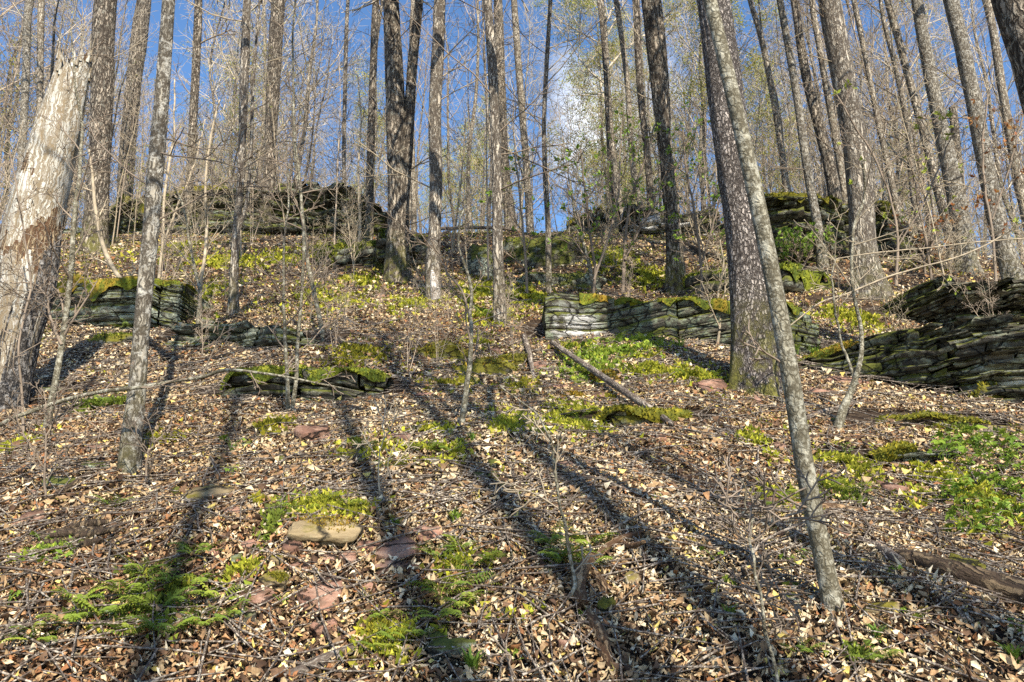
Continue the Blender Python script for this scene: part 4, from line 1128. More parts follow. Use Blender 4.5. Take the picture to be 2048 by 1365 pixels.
# ------------------------------------------------------------------ the broken bleached snag at the left
def snag():
    rng = np.random.default_rng(77)
    g = ground(20, 815)
    Y = g[1]
    nodes = [(-12, 830, 112), (0, 760, 104), (20, 660, 104), (40, 590, 108), (66, 450, 100), (92, 350, 90), (122, 240, 76), (150, 128, 58)]
    P = np.array([at_depth(px, py, Y) for px, py, _ in nodes])
    P[0, 2] = g[2] - 0.3
    r = np.array([w * axis_depth(px, py, Y) / F / 2 for px, py, w in nodes])
    root = empty('broken_snag', P[1], 'bleached dead trunk snapped off at the top, bark peeling on its right side', 'dead tree')
    o = P[1]
    sides, rings = 72, 200
    def shell(k, amp, grain, th0, th1, s0, s1, ns, nr, jag=0.0, seed=0, close=False):
        Q = catmull(np.concatenate([P - o, r[:, None]], 1), 240)
        S = np.linspace(0, 1, 240)
        ss = np.linspace(s0, s1, nr)
        C = np.stack([np.interp(ss, S, Q[:, i]) for i in range(4)], 1)
        A, B = ring_frames(C[None, :, :3]); A, B = A[0], B[0]
        th = np.linspace(th0, th1, ns, endpoint=not close)
        TH, SS = np.meshgrid(th, ss)
        c, d = np.cos(TH), np.sin(TH)
        rr = C[:, 3:4] * k * (1 + amp * fbm(c * 1.2, d * 1.2, SS * 5, seed, 3) + grain * fbm(c * 12, d * 12, SS * 2.2, seed + 4, 3))
        V = C[:, None, :3] + rr[..., None] * (A[:, None] * c[..., None] + B[:, None] * d[..., None])
        if jag:
            top = np.clip((ss - (s1 - 0.10)) / 0.10, 0, 1)[:, None]
            V[..., 2] += top * jag * (fbm(c * 4, d * 4, 0, 3, 3)) - top * 0.02
        return V, TH, SS
    V, TH, SS = shell(1.0, 0.05, 0.05, 0, 2 * math.pi, 0, 1, sides, rings, jag=0.26, seed=1, close=True)
    idx = np.arange(rings * sides).reshape(rings, sides)
    q = np.stack([idx[:-1], np.roll(idx[:-1], -1, 1), np.roll(idx[1:], -1, 1), idx[1:]], -1).reshape(-1, 4)
    Vf = V.reshape(-1, 3)
    capc = V[-1].mean(0) - [0, 0, 0.35]
    tri = np.stack([idx[-1], np.roll(idx[-1], -1), np.full(sides, len(Vf))], -1)
    me = mk_mesh('trunk', np.concatenate([Vf, [capc]]), q, tri, mat=M['snagwood'])
    me.materials.append(M['snagrot'])
    cen = Vf[q].mean(1)
    fr = SS.reshape(-1)[q].mean(1)
    thq = TH.reshape(-1)[q[:, 0]]
    rot = (fbm(np.cos(thq) * 2, np.sin(thq) * 2, fr * 9, 55, 3) + 1.1 * np.exp(-((fr - 0.46) / 0.12) ** 2) - 0.95) > 0
    me.polygons.foreach_set('material_index', np.concatenate([rot.astype(np.int32), np.zeros(len(tri), np.int32)]))
    link('trunk', me, root)
    # splinters along the broken rim
    tubes = []
    for k in range(24):
        i = rng.integers(0, sides)
        b_ = V[-6, i]
        tubes.append((np.array([b_, b_ + [rng.normal(0, 0.01), 0, 0.09], b_ + [rng.normal(0.01, 0.015), 0, rng.choice([0.08, 0.12, 0.18, 0.32])]]), np.array([0.022, 0.014, 0.003])))
    Vt, qt = tubes_geo(tubes, 4)
    link('splinters', mk_mesh('splinters', Vt, qt, smooth=False, mat=M['snagwood']), root)
    # bark left on the right and lower side: a ragged shell proud of the wood
    ns, nr = 60, 150
    # angle that faces right (+x) in ring frame
    Q = catmull(P - o, 50); A, B = ring_frames(Q[None]); a0 = math.atan2(B[0, 25, 0], A[0, 25, 0])
    sgn = 1.0
    front = math.atan2(B[0, 25, 1], A[0, 25, 1]) + math.pi
    dl = (front - a0 + math.pi) % (2 * math.pi) - math.pi
    sgn = np.sign(dl)
    V, TH, SS = shell(1.05, 0.05, 0.05, a0 - sgn * 1.6, a0 + sgn * 1.75, 0.0, 0.76, ns, nr, seed=9)
    lim = 0.25 + 1.35 * np.clip((0.50 - SS) / 0.50, 0, 1) ** 0.7 + 0.28 * fbm(SS * 14, 0, 0, 8, 3)
    ang = sgn * (TH - a0)
    keep = (ang < lim) & (SS < 0.52 + 0.05 * vnoise(TH * 4, 0, 0, 3))
    idx = np.arange(ns * nr).reshape(nr, ns)
    kq = keep[:-1, :-1] & keep[1:, 1:]
    q = np.stack([idx[:-1, :-1], idx[:-1, 1:], idx[1:, 1:], idx[1:, :-1]], -1)[kq]
    if sgn < 0: q = q[:, ::-1]
    me = mk_mesh('bark', V.reshape(-1, 3), q, mat=M['snagbark'])
    ob = link('bark', me, root)
    md = ob.modifiers.new('thickness', 'SOLIDIFY'); md.thickness = 0.025; md.offset = -1
    CLEAR.append((g[0], g[1], 0.25, 0.25))
snag()

# ------------------------------------------------------------------ bare white wood on the two toned trunk
def foot_patch():
    Y = ground(867, 602)[1]
    nodes = [(871, 604, 20), (870, 580, 19), (868, 560, 15), (864, 542, 6)]
    tree = [o for o in col.objects if o.get('label', '').startswith('two toned')][0]
    g = np.array(tree.location)
    P = np.array([at_depth(px, py, Y - 0.11) for px, py, _ in nodes]) - g
    r = [w * axis_depth(px, py, Y) / F / 2 for px, py, w in nodes]
    V, q, t3 = trunk_geo(P, r, 20, 30, 0, 1, 0.08, 0.04, 9, 3)
    link('bare_wood', mk_mesh('bare_wood', V, q, t3, mat=M['birch']), tree)
foot_patch()

# ------------------------------------------------------------------ trees beyond the crest: prototypes, then copies
def tree_proto(seed, h, r0, fork=False, green=0, twig='twig_far', bark='bark_far', limb_from=0.3, dens=1.0, rmin=0.0052, spec=None):
    rng = np.random.default_rng(seed)
    n = 9
    P = np.stack([np.cumsum(rng.normal(0, 0.10, n)), np.cumsum(rng.normal(0, 0.10, n)), np.linspace(-0.4, h, n)], 1)
    P[0, :2] = 0
    r = r0 * (1 - 0.82 * np.linspace(0, 1, n) ** 1.1)
    V, q, t3 = trunk_geo(P, r, 10, 46, 0.35, 0.35, 0.05, 0, 9, seed)
    trunk = mk_mesh('trunk', V, q, t3, mat=M[bark])
    tubes, tips = [], []
    spec = spec or [(6, 0.7, 0.5, 0.09, 0.07), (5, 0.75, 0.52, 0.12, 0.05), (4, 0.75, 0.6, 0.14, 0.03), (0, 0, 0, 0.16, 0.03)]
    Q = catmull(np.concatenate([P, r[:, None]], 1), 60)
    nl = int(17 * dens)
    for k in range(nl):
        u = limb_from + (0.97 - limb_from) * (k + rng.random() * 0.7) / nl
        p = Q[int(u * 59)]
        d = perp_dir(np.array([0, 0, 1.0]), R(rng.uniform(22, 50)), k * 2.4 + rng.normal(0, 0.5))
        L = h * (0.30 - 0.16 * u) * rng.uniform(0.6, 1.25)
        grow(tubes, tips, p[:3], d, L, p[3] * rng.uniform(0.35, 0.55), 0, spec, rng, rmin)
    if fork:
        p = Q[int(0.42 * 59)]
        d = perp_dir(np.array([0, 0, 1.0]), R(14), rng.random() * 6.28)
        grow(tubes, tips, p[:3], d, h * 0.5, p[3] * 0.75, 0, [(9, 0.6, 0.45, 0.03, 0.05)] + spec[1:], rng, 0.0075)
    V, q = tubes_geo(tubes, 3)
    crown = mk_mesh('crown', V, q, mat=M[twig])
    leaves = None
    if green:
        T = np.array([t[0] for t in tips]); D = np.array([t[1] for t in tips])
        pick = rng.integers(0, len(T), green)
        Pp = T[pick] + rng.normal(0, 0.10, (green, 3))
        pal = np.array([(0.40, 0.42, 0.06), (0.46, 0.46, 0.09), (0.33, 0.33, 0.05), (0.44, 0.38, 0.10)])
        v, tt, cc = fuzz(Pp, D[pick], 0.075, pal[rng.integers(0, 4, green)] * rng.uniform(0.7, 1.3, (green, 1)), rng)
        leaves = mk_mesh('leaves', v, None, tt, mat=M['green'], colors=cc)
    return trunk, crown, leaves

PROTO = [tree_proto(301, 19, 0.13), tree_proto(302, 21, 0.16, fork=True), tree_proto(303, 17, 0.10, twig='twig_warm', limb_from=0.25, green=5000),
         tree_proto(304, 20, 0.11, limb_from=0.35), tree_proto(305, 16, 0.10, green=20000, limb_from=0.18), tree_proto(306, 18, 0.14, twig='twig_warm', fork=True),
         tree_proto(307, 15, 0.085, green=15000, limb_from=0.2, twig='twig_warm')]
KIND = ['straight grey tree', 'forked grey tree', 'slender reddish twigged tree', 'tall thin grey tree', 'slender green budded tree', 'forked reddish twigged tree', 'small pale budded tree']
def zone(x, y):
    px = CX + F * x / y
    if px < 330: return 'beyond the broken snag'
    if px < 760: return 'beyond the upper left cliff'
    if px < 1130: return 'on the skyline behind the centre trunks'
    if px < 1500: return 'on the skyline behind the pale broken ledge'
    if px < 1850: return 'beyond the blackish right cliff'
    return 'beyond the right outcrop'

def place_tree(x, y, k, s, rz, rng, grp='bare trees beyond the crest'):
    tr, cr, lv = PROTO[k]
    z = float(H(x, y)) - 0.0006 * max(y - 90, 0) ** 1.5
    depth = 'near the crest' if y < 32 else ('further back' if y < 48 else 'far back')
    o = empty('forest_tree', (x, y, z), f'{KIND[k]} {depth} {zone(x, y)}', 'tree', grp)
    o.rotation_euler = (rng.normal(0, 0.03), rng.normal(0, 0.03), rz)
    o.scale = (s, s, s * rng.uniform(0.9, 1.1))
    link('trunk', tr, o); link('crown', cr, o)
    if lv is not None: tag(link('leaves', lv, o), kind='stuff')
    return o

rng = np.random.default_rng(99)
pts = []
tries = 0
while len(pts) < 100 and tries < 20000:
    tries += 1
    y = 23.5 + 40 * rng.random() ** 0.85
    x = rng.uniform(-0.80 * y - 2, 0.80 * y + 2)
    px = CX + F * x / (y * 1.0)
    if y < 28 and (px < 780 and 200 < px): y += 2
    # the photo's open sky windows
    py_gap = (1080 < px < 1200 and y < 60) or (590 < px < 680 and y < 45)
    if py_gap and rng.random() < 0.85: continue
    if 560 < px < 1250 and rng.random() < 0.4: continue
    if any((x - a) ** 2 + (y - b_) ** 2 < (1.1 + y * 0.018) ** 2 for a, b_ in pts): continue
    pts.append((x, y))
for x, y in pts:
    px = CX + F * x / y
    w = [3, 2, 3, 3, 1.2, 2, 1.2]
    if 850 < px < 1350: w = [1.5, 1, 2, 1.5, 4, 1, 3]
    if px < 600: w = [2, 2, 5, 2, 1.2, 4, 2]
    k = rng.choice(7, p=np.array(w) / sum(w))
    place_tree(x, y, k, rng.uniform(0.75, 1.15), rng.random() * 6.28, rng)

POLES = [tree_proto(311, 14, 0.075, limb_from=0.45, dens=0.7, bark='bark_pale', spec=[(4, 0.6, 0.5, 0.09, 0.08), (3, 0.7, 0.52, 0.12, 0.05), (0, 0, 0, 0.16, 0.03)]),
         tree_proto(312, 16, 0.09, limb_from=0.5, dens=0.7, bark='bark_far', twig='twig_warm', spec=[(4, 0.6, 0.5, 0.09, 0.08), (3, 0.7, 0.52, 0.12, 0.05), (0, 0, 0, 0.16, 0.03)]),
         tree_proto(313, 12, 0.055, limb_from=0.4, dens=0.6, bark='bark_pale', spec=[(4, 0.6, 0.5, 0.09, 0.08), (3, 0.7, 0.52, 0.12, 0.05), (0, 0, 0, 0.16, 0.03)])]
PN = ['slim pale pole tree', 'slim brown pole tree', 'very thin pale pole tree']
pp = []
while len(pp) < 115:
    y = 22.6 + 26 * rng.random()
    x = rng.uniform(-0.78 * y, 0.80 * y)
    px = CX + F * x / y
    if px < 1350 and rng.random() < 0.45: continue
    if (1080 < px < 1200 or 590 < px < 680) and rng.random() < 0.7: continue
    if any((x - a) ** 2 + (y - b_) ** 2 < 0.7 for a, b_ in pp + pts): continue
    pp.append((x, y))
    k = int(rng.integers(0, 3))
    tr, cr, _ = POLES[k]
    o = empty('forest_tree', (x, y, float(H(x, y))), f"{PN[k]} {'near the crest' if y < 32 else 'further back'} {zone(x, y)}", 'tree', 'bare trees beyond the crest')
    o.rotation_euler = (rng.normal(0, 0.04), rng.normal(0, 0.05), rng.random() * 6.28)
    sc_ = rng.uniform(0.8, 1.15); o.scale = (sc_, sc_, sc_)
    link('trunk', tr, o); link('crown', cr, o)

# the far wood that closes the view between the trunks: one mass
def far_wood():
    rng = np.random.default_rng(5)
    tubes = []
    for k in range(210):
        y = rng.uniform(66, 125); x = rng.uniform(-0.85 * y, 0.85 * y)
        z = float(H(x, y)) - 0.0006 * max(y - 90, 0) ** 1.5
        h = rng.uniform(12, 19); lean = rng.normal(0, 0.5, 2)
        n = 5
        f = np.linspace(0, 1, n)
        p = np.stack([x + lean[0] * f, y + lean[1] * f, z - 0.3 + h * f], 1)
        tubes.append((p, 0.15 * rng.uniform(0.6, 1.3) * (1 - 0.85 * f)))
        for j in range(11):
            u = rng.uniform(0.25, 0.95); q0 = p[0] * (1 - u) + p[-1] * u
            d = perp_dir(np.array([0, 0, 1.0]), R(rng.uniform(20, 50)), rng.random() * 6.28)
            L = h * (0.33 - 0.2 * u)
            tubes.append((q0 + d * L * f[:, None] + np.array([0, 0, 1]) * (f ** 2)[:, None] * L * 0.15, 0.035 * (1 - 0.75 * f)))
            for jj in range(3):
                u2 = rng.uniform(0.3, 1); q1 = q0 + d * L * u2
                d2 = perp_dir(d, R(rng.uniform(25, 50)), rng.random() * 6.28)
                tubes.append((q1 + d2 * L * 0.45 * f[:, None], 0.018 * (1 - 0.6 * f)))
    sub = [(p[::2], r[::2]) for p, r in tubes]
    V, q = tubes_geo(sub, 3)
    link('far_woods', mk_mesh('far_woods', V, q, mat=M['twig_far']), kind='stuff', label='hazy mass of bare trees closing the view far beyond the crest')
far_wood()

SHT = tree_proto(320, 20, 0.14, limb_from=0.6, dens=0.35, rmin=0.003, spec=[(3, 0.7, 0.5, 0.09, 0.07), (3, 0.75, 0.52, 0.12, 0.05), (0, 0, 0, 0.16, 0.03)])
def shadow_tree(x, y, s, i):
    o = empty('forest_tree', (x, y, float(H(x, y))), 'bare tree standing downhill behind the viewer', 'tree', 'trees behind the viewer that cast the long shadows')
    o.rotation_euler = (0, 0, i * 1.3); o.scale = (s, s, s)
    link('trunk', SHT[0], o); link('crown', SHT[1], o)

# trees behind the viewer whose shadows fall across the slope
for i, (px, py, L, k, s) in enumerate([(1235, 1290, 7.0, 1, 0.95), (880, 1330, 8.5, 3, 1.0), (560, 1150, 9.5, 0, 0.9), (1480, 1345, 8.0, 2, 1.1), (1800, 1320, 9.0, 5, 1.0), (1060, 1350, 15.0, 1, 1.0), (1950, 1200, 13.0, 0, 1.0)]):
    g = ground(px, py)
    b_ = g[:2] - np.array([LDIR[0], LDIR[1]]) / math.hypot(LDIR[0], LDIR[1]) * L
    shadow_tree(b_[0], b_[1], s, i)

# ------------------------------------------------------------------ leaf litter over the whole slope
CL = np.array(CLEAR)
def clear_mask(x, y, k=1.0):
    keep = np.ones(len(x), bool)
    for cx, cy, a, b_ in CL:
        keep &= ((x - cx) / (a * k + 1e-6)) ** 2 + ((y - cy) / (b_ * k + 1e-6)) ** 2 > 1
    return keep

PAL = np.array([(0.60, 0.47, 0.29), (0.47, 0.34, 0.19), (0.33, 0.215, 0.11), (0.25, 0.155, 0.08), (0.13, 0.075, 0.042),
                (0.27, 0.12, 0.05), (0.43, 0.37, 0.27), (0.68, 0.57, 0.39), (0.58, 0.45, 0.13), (0.065, 0.036, 0.021), (0.31, 0.17, 0.08)])
PW = np.array([0.14, 0.15, 0.15, 0.14, 0.13, 0.05, 0.05, 0.06, 0.04, 0.10, 0.06]); PW /= PW.sum()

def sample_area(y0, y1, n, rng, wide=0.80, margin=1.2):
    y = np.sqrt(rng.uniform(y0 ** 2, y1 ** 2, n))
    x = rng.uniform(-1, 1, n) * (wide * y + margin)
    return x, y

def leaves_geo(x, y, size, rng, quality):
    m = len(x)
    z = H(x, y)
    N = ground_normal(x, y)
    nn = N + rng.normal(0, 0.36, (m, 3)); nn /= np.linalg.norm(nn, axis=1, keepdims=True)
    a = np.cross(nn, rng.normal(0, 1, (m, 3))); a /= np.linalg.norm(a, axis=1, keepdims=True)
    b_ = np.cross(nn, a)
    L = size * np.minimum(rng.lognormal(-0.05, 0.42, m), 1.75)
    L = L * np.where(rng.random(m) < 0.35, rng.uniform(0.35, 0.65, m), 1.0)
    W = L * rng.uniform(0.2, 0.6, m)
    c = np.stack([x, y, z], 1) + N * (rng.uniform(-0.002, 0.03, m) + L * 0.10)[:, None]
    curl = rng.normal(0.08, 0.30, m) * L
    fold = rng.uniform(-0.2, 0.75, m) * W
    L_, W_, cu, fo = (v[:, None] for v in (L, W, curl, fold))
    if quality == 2:
        tw = rng.normal(0, 0.25, m)[:, None] * W_
        v = [c - a * L_ * 0.5 + nn * cu,
             c - a * L_ * 0.18 + b_ * W_ * 0.5 + nn * (fo + tw), c - a * L_ * 0.18 - b_ * W_ * 0.5 + nn * (fo - tw),
             c + a * L_ * 0.05 - nn * 0.0,
             c + a * L_ * 0.2 + b_ * W_ * 0.42 + nn * (fo * 0.9 - tw), c + a * L_ * 0.2 - b_ * W_ * 0.42 + nn * (fo * 0.9 + tw),
             c + a * L_ * 0.5 + nn * cu * 1.2]
        f = np.array([(0, 3, 1), (0, 2, 3), (1, 3, 4), (2, 5, 3), (3, 6, 4), (3, 5, 6)])
    else:
        v = [c - a * L_ * 0.5 + nn * cu, c + b_ * W_ * 0.5 + nn * fo, c - b_ * W_ * 0.5 + nn * fo, c + a * L_ * 0.5 + nn * cu]
        f = np.array([(0, 3, 1), (0, 2, 3)])
    dens = fbm(x * 1.6, y * 1.6, 0, 66, 3)
    k = len(v)
    V = np.stack(v, 1).reshape(-1, 3)
    T = (np.arange(m)[:, None, None] * k + f[None]).reshape(-1, 3)
    # patches of redder, greyer and paler leaves over the slope, single leaves vary round them
    p = np.tile(PW, (m, 1))
    red = np.clip(0.5 + fbm(x * 0.55, y * 0.55, 0, 61, 2), 0, 1.4)
    red = red + 0.9 * np.clip((4.2 - y) / 1.5, 0, 1) * np.clip(0.5 - x * 0.35, 0, 1.2)
    pale = np.clip(0.5 + fbm(x * 0.7, y * 0.7, 0, 62, 2), 0, 1.4)
    p[:, [4, 5, 10]] *= (0.4 + 1.5 * red)[:, None]
    p[:, [0, 7, 6]] *= (0.5 + 1.1 * pale)[:, None]
    p /= p.sum(1, keepdims=True)
    ci = (p.cumsum(1) > rng.random((m, 1))).argmax(1)
    colr = PAL[ci] * rng.uniform(0.72, 1.28, (m, 1))
    return V, T, np.repeat(colr, k, 0)

def build_litter():
    rng = np.random.default_rng(11)
    Vs, Ts, Cs, off = [], [], [], 0
    for y0, y1, n, size, ql in ((1.9, 4.2, 100000, 0.030, 2), (4.2, 7.5, 165000, 0.034, 1), (7.5, 13.0, 140000, 0.043, 1), (13.0, 25.0, 100000, 0.068, 1)):
        x, y = sample_area(y0, y1, n, rng)
        k = clear_mask(x, y)
        x, y = x[k], y[k]
        V, T, C_ = leaves_geo(x, y, size, rng, ql)
        Vs.append(V); Ts.append(T + off); Cs.append(C_); off += len(V)
    link('leaf_litter', mk_mesh('leaf_litter', np.concatenate(Vs), None, np.concatenate(Ts), smooth=False, mat=M['litter'], colors=np.concatenate(Cs)),
         kind='stuff', label='dry tan and rust coloured fallen leaves covering the slope')
    # thin dead twigs among the leaves
    tubes = []
    for y0, y1, n in ((1.9, 5, 1900), (5, 10, 3200), (10, 22, 3000)):
        x, y = sample_area(y0, y1, n, rng)
        z = H(x, y)
        an = rng.normal(0.4, 1.2, n); L = rng.uniform(0.1, 0.5, n) * (1 + y / 11)
        for i in range(n):
            d = np.array([math.cos(an[i]), math.sin(an[i])]) * L[i] / 2
            o_ = rng.normal(0, 0.04 * L[i], 2)
            px_ = x[i] + np.array([-d[0], o_[0], d[0]]); py_ = y[i] + np.array([-d[1], o_[1], d[1]])
            pz_ = H(px_, py_) + 0.03 + rng.uniform(0, 0.03, 3)
            r_ = rng.uniform(0.002, 0.0045) * (1 + y[i] / 12)
            tubes.append((np.stack([px_, py_, pz_], 1), np.array([r_, r_ * 0.9, r_ * 0.5])))
    V, q = tubes_geo(tubes, 4)
    link('twig_litter', mk_mesh('twig_litter', V, q, mat=M['deadwood']), kind='stuff', label='thin dead twigs scattered through the fallen leaves')
build_litter()

# ------------------------------------------------------------------ low green ground cover and moss between the leaves
COVER = [  # px, py, rx px, ry px, density, palette
 (640, 1022, 62, 24, 1.0, 'y'), (700, 1035, 50, 20, .8, 'y'), (550, 1050, 26, 50, .5, 'g'), (500, 1010, 40, 8, .8, 'm'), (730, 905, 60, 20, .7, 'y'), (865, 912, 70, 24, .9, 'y'),
 (545, 860, 40, 18, .8, 'm'), (1020, 850, 45, 22, .9, 'y'), (1150, 845, 60, 34, 1.0, 'y'), (1085, 880, 30, 14, .5, 'g'), (195, 820, 50, 14, .8, 'g'), (710, 715, 60, 26, .8, 'm'),
 (330, 880, 40, 18, .7, 'm'), (1215, 712, 100, 20, 1.0, 'b'), (1180, 745, 70, 22, .9, 'b'), (1300, 738, 60, 26, .9, 'y'), (1400, 758, 48, 26, .9, 'y'), (1280, 690, 60, 14, .8, 'b'),
 (650, 600, 90, 30, .5, 'y'), (450, 525, 110, 26, .5, 'y'), (700, 570, 60, 20, .5, 'y'), (560, 520, 60, 20, .5, 'y'), (980, 640, 60, 18, .7, 'y'), (950, 592, 60, 26, .7, 'y'),
 (1700, 940, 60, 34, .9, 'y'), (1660, 975, 40, 26, .8, 'y'), (1560, 1010, 38, 30, .9, 'y'), (1690, 1000, 40, 16, .8, 'g'), (1880, 850, 90, 22, .6, 'm'), (1950, 870, 60, 24, .8, 'g'), (1700, 640, 60, 30, .8, 'y'),
 (800, 1290, 76, 44, 1.0, 'y'), (760, 1270, 50, 40, .8, 'm'), (930, 1140, 60, 24, .8, 'y'), (250, 1220, 150, 60, .6, 'g'), (380, 1170, 90, 30, .6, 'y'), (90, 1120, 46, 22, .9, 'b'),
 (1530, 905, 40, 30, .5, 'y'), (970, 690, 50, 16, .5, 'y'), (1040, 780, 40, 16, .5, 'm'), (900, 770, 60, 20, .5, 'm'), (1150, 700, 40, 14, .5, 'y'), (1830, 930, 40, 20, .6, 'y'),
 (400, 640, 40, 12, .4, 'y'), (1060, 600, 70, 24, .5, 'y'), (1220, 520, 60, 30, .6, 'y'), (1300, 560, 60, 26, .6, 'y'), (820, 610, 70, 24, .5, 'y'), (1720, 1330, 30, 12, .5, 'g'),
 (860, 870, 60, 14, .4, 'y'), (1230, 800, 40, 12, .4, 'm'), (420, 590, 60, 20, .4, 'y'), (1450, 640, 40, 40, .7, 'y'), (1500, 870, 50, 14, .3, 'y'), (650, 500, 60, 14, .6, 'y'), (340, 500, 50, 16, .5, 'y'),
 (1960, 1000, 90, 90, .5, 'y'), (1870, 1040, 60, 50, .4, 'y'), (20, 900, 40, 30, .4, 'y'), (490, 1150, 40, 20, .5, 'y'), (1500, 1180, 60, 24, .25, 'g'), (1020, 1230, 60, 30, .2, 'y'),
]
CPAL = {'y': np.array([(0.36, 0.36, 0.03), (0.28, 0.29, 0.025), (0.44, 0.40, 0.05), (0.20, 0.22, 0.02)]),
        'g': np.array([(0.14, 0.18, 0.025), (0.20, 0.24, 0.03), (0.10, 0.13, 0.02)]),
        'b': np.array([(0.24, 0.33, 0.04), (0.30, 0.34, 0.04), (0.15, 0.22, 0.03)]),
        'm': np.array([(0.30, 0.26, 0.02), (0.24, 0.22, 0.02), (0.16, 0.16, 0.02)])}
def build_cover():
    rng = np.random.default_rng(12)
    X, Y, C_, S = [], [], [], []
    for px, py, rx, ry, dn, pk in COVER:
        g = ground(px, py)
        t = axis_depth(px, py, g[1])
        w = rx * t / F
        e0, e1 = ground(px, min(py + ry, 1364)), ground(px, py - ry)
        dy = max((e1[1] - e0[1]) / 2, 0.05)
        n = int(min(6500, 4600 * dn * (w * dy * math.pi) / (0.18 + 0.012 * t * t) * 1.0)) + 150
        a, rr = rng.random(n) * 6.283, np.abs(rng.normal(0, 0.55, n))
        x = g[0] + rr * np.cos(a) * w; y = (e0[1] + e1[1]) / 2 + rr * np.sin(a) * dy
        k = fbm(x * 6, y * 6, 0, 71, 2) > -0.25 + 0.35 * (1 - dn)
        x, y = x[k], y[k]
        X.append(x); Y.append(y); S.append(np.full(len(x), 0.012 + 0.0026 * t))
        pal = CPAL[pk]
        C_.append(pal[rng.integers(0, len(pal), len(x))] * rng.uniform(0.65, 1.35, (len(x), 1)))
    # sparse sprinkle of the same over the upper slope
    n = 75000
    x, y = sample_area(3.0, 22.0, n, rng)
    k = fbm(x * 0.9, y * 0.9, 0, 73, 3) > np.interp(y, [3, 7, 10, 22], [0.75, 0.45, 0.12, 0.05])
    x, y = x[k], y[k]
    pal = CPAL['y']
    X.append(x); Y.append(y); S.append(0.008 + 0.0012 * y); C_.append(pal[rng.integers(0, 4, len(x))] * rng.uniform(0.5, 1.15, (len(x), 1)))
    x, y, s_, c_ = (np.concatenate(v) for v in (X, Y, S, C_))
    k = clear_mask(x, y, 0.9)
    x, y, s_, c_ = x[k], y[k], s_[k], c_[k]
    N = ground_normal(x, y)
    P = np.stack([x, y, H(x, y) + 0.03], 1)
    V, T, cc = fuzz(P, N, s_ * 1.5, c_, rng, spread=0.9, aspect=0.42)
    link('ground_cover', mk_mesh('ground_cover', V, None, T, smooth=False, mat=M['moss'], colors=cc), kind='stuff', label='yellow green moss and seedlings growing through the fallen leaves')
build_cover()

# ------------------------------------------------------------------ ferns, sedges, herbs
def frond_mesh(seed):
    rng = np.random.default_rng(seed)
    n = 13
    f = np.linspace(0, 1, n)
    L = 1.0
    rx = f * L * 0.86
    rz = 0.55 * L * np.sin(f * 2.1) * 0.75
    sway = 0.10 * np.sin(f * 2 + seed)
    V, T = [], []
    for i in range(n - 1):
        a = np.array([rx[i], sway[i], rz[i]]); b_ = np.array([rx[i + 1], sway[i + 1], rz[i + 1]])
        w = 0.008 * (1 - f[i] * 0.7)
        k = len(V)
        V += [a + [0, w, 0], a - [0, w, 0], b_ - [0, w, 0], b_ + [0, w, 0]]
        T += [(k, k + 1, k + 2), (k, k + 2, k + 3)]
        if i >= 2:
            ln = 0.27 * math.sin(min(1, (i - 1) / 4) * 1.57) * (1 - f[i]) ** 0.75 + 0.02
            for sg in (1, -1):
                dr = rng.normal(0, 0.08)
                tip = a + np.array([ln * 0.38, sg * ln, -ln * 0.18 + dr * ln])
                m1 = a + np.array([-ln * 0.02 + 0.01, sg * ln * 0.45, 0.01])
                m2 = a + np.array([ln * 0.40, sg * ln * 0.5, -0.01])
                k = len(V)
                V += [a, m1, tip, m2]
                T += [(k, k + 1, k + 2), (k, k + 2, k + 3)] if sg < 0 else [(k, k + 2, k + 1), (k, k + 3, k + 2)]
    return mk_mesh('frond', np.array(V), None, np.array(T), smooth=False, mat=M['fern'])
FRONDS = [frond_mesh(s) for s in (1, 2, 3)]

def fern(px, py, wpx, label, n=9, group=None, up=0.9):
    rng = random.Random(int(px * 31 + py))
    g = ground(px, py)
    t = axis_depth(px, py, g[1])
    L = wpx * t / F * 1.1
    o = empty('fern', g, label, 'fern', group)
    for k in range(n):
        c = bpy.data.objects.new('frond', FRONDS[k % 3])
        col.objects.link(c); c.parent = o
        s = L * rng.uniform(0.75, 1.2)
        c.scale = (s, s, s * up * rng.uniform(0.7, 1.2))
        c.location = (rng.gauss(0, 0.01), rng.gauss(0, 0.01), 0.03)
        c.rotation_euler = (rng.gauss(0, 0.2), rng.gauss(0.05, 0.15), k * 6.283 / n + rng.gauss(0, 0.3))
    return o

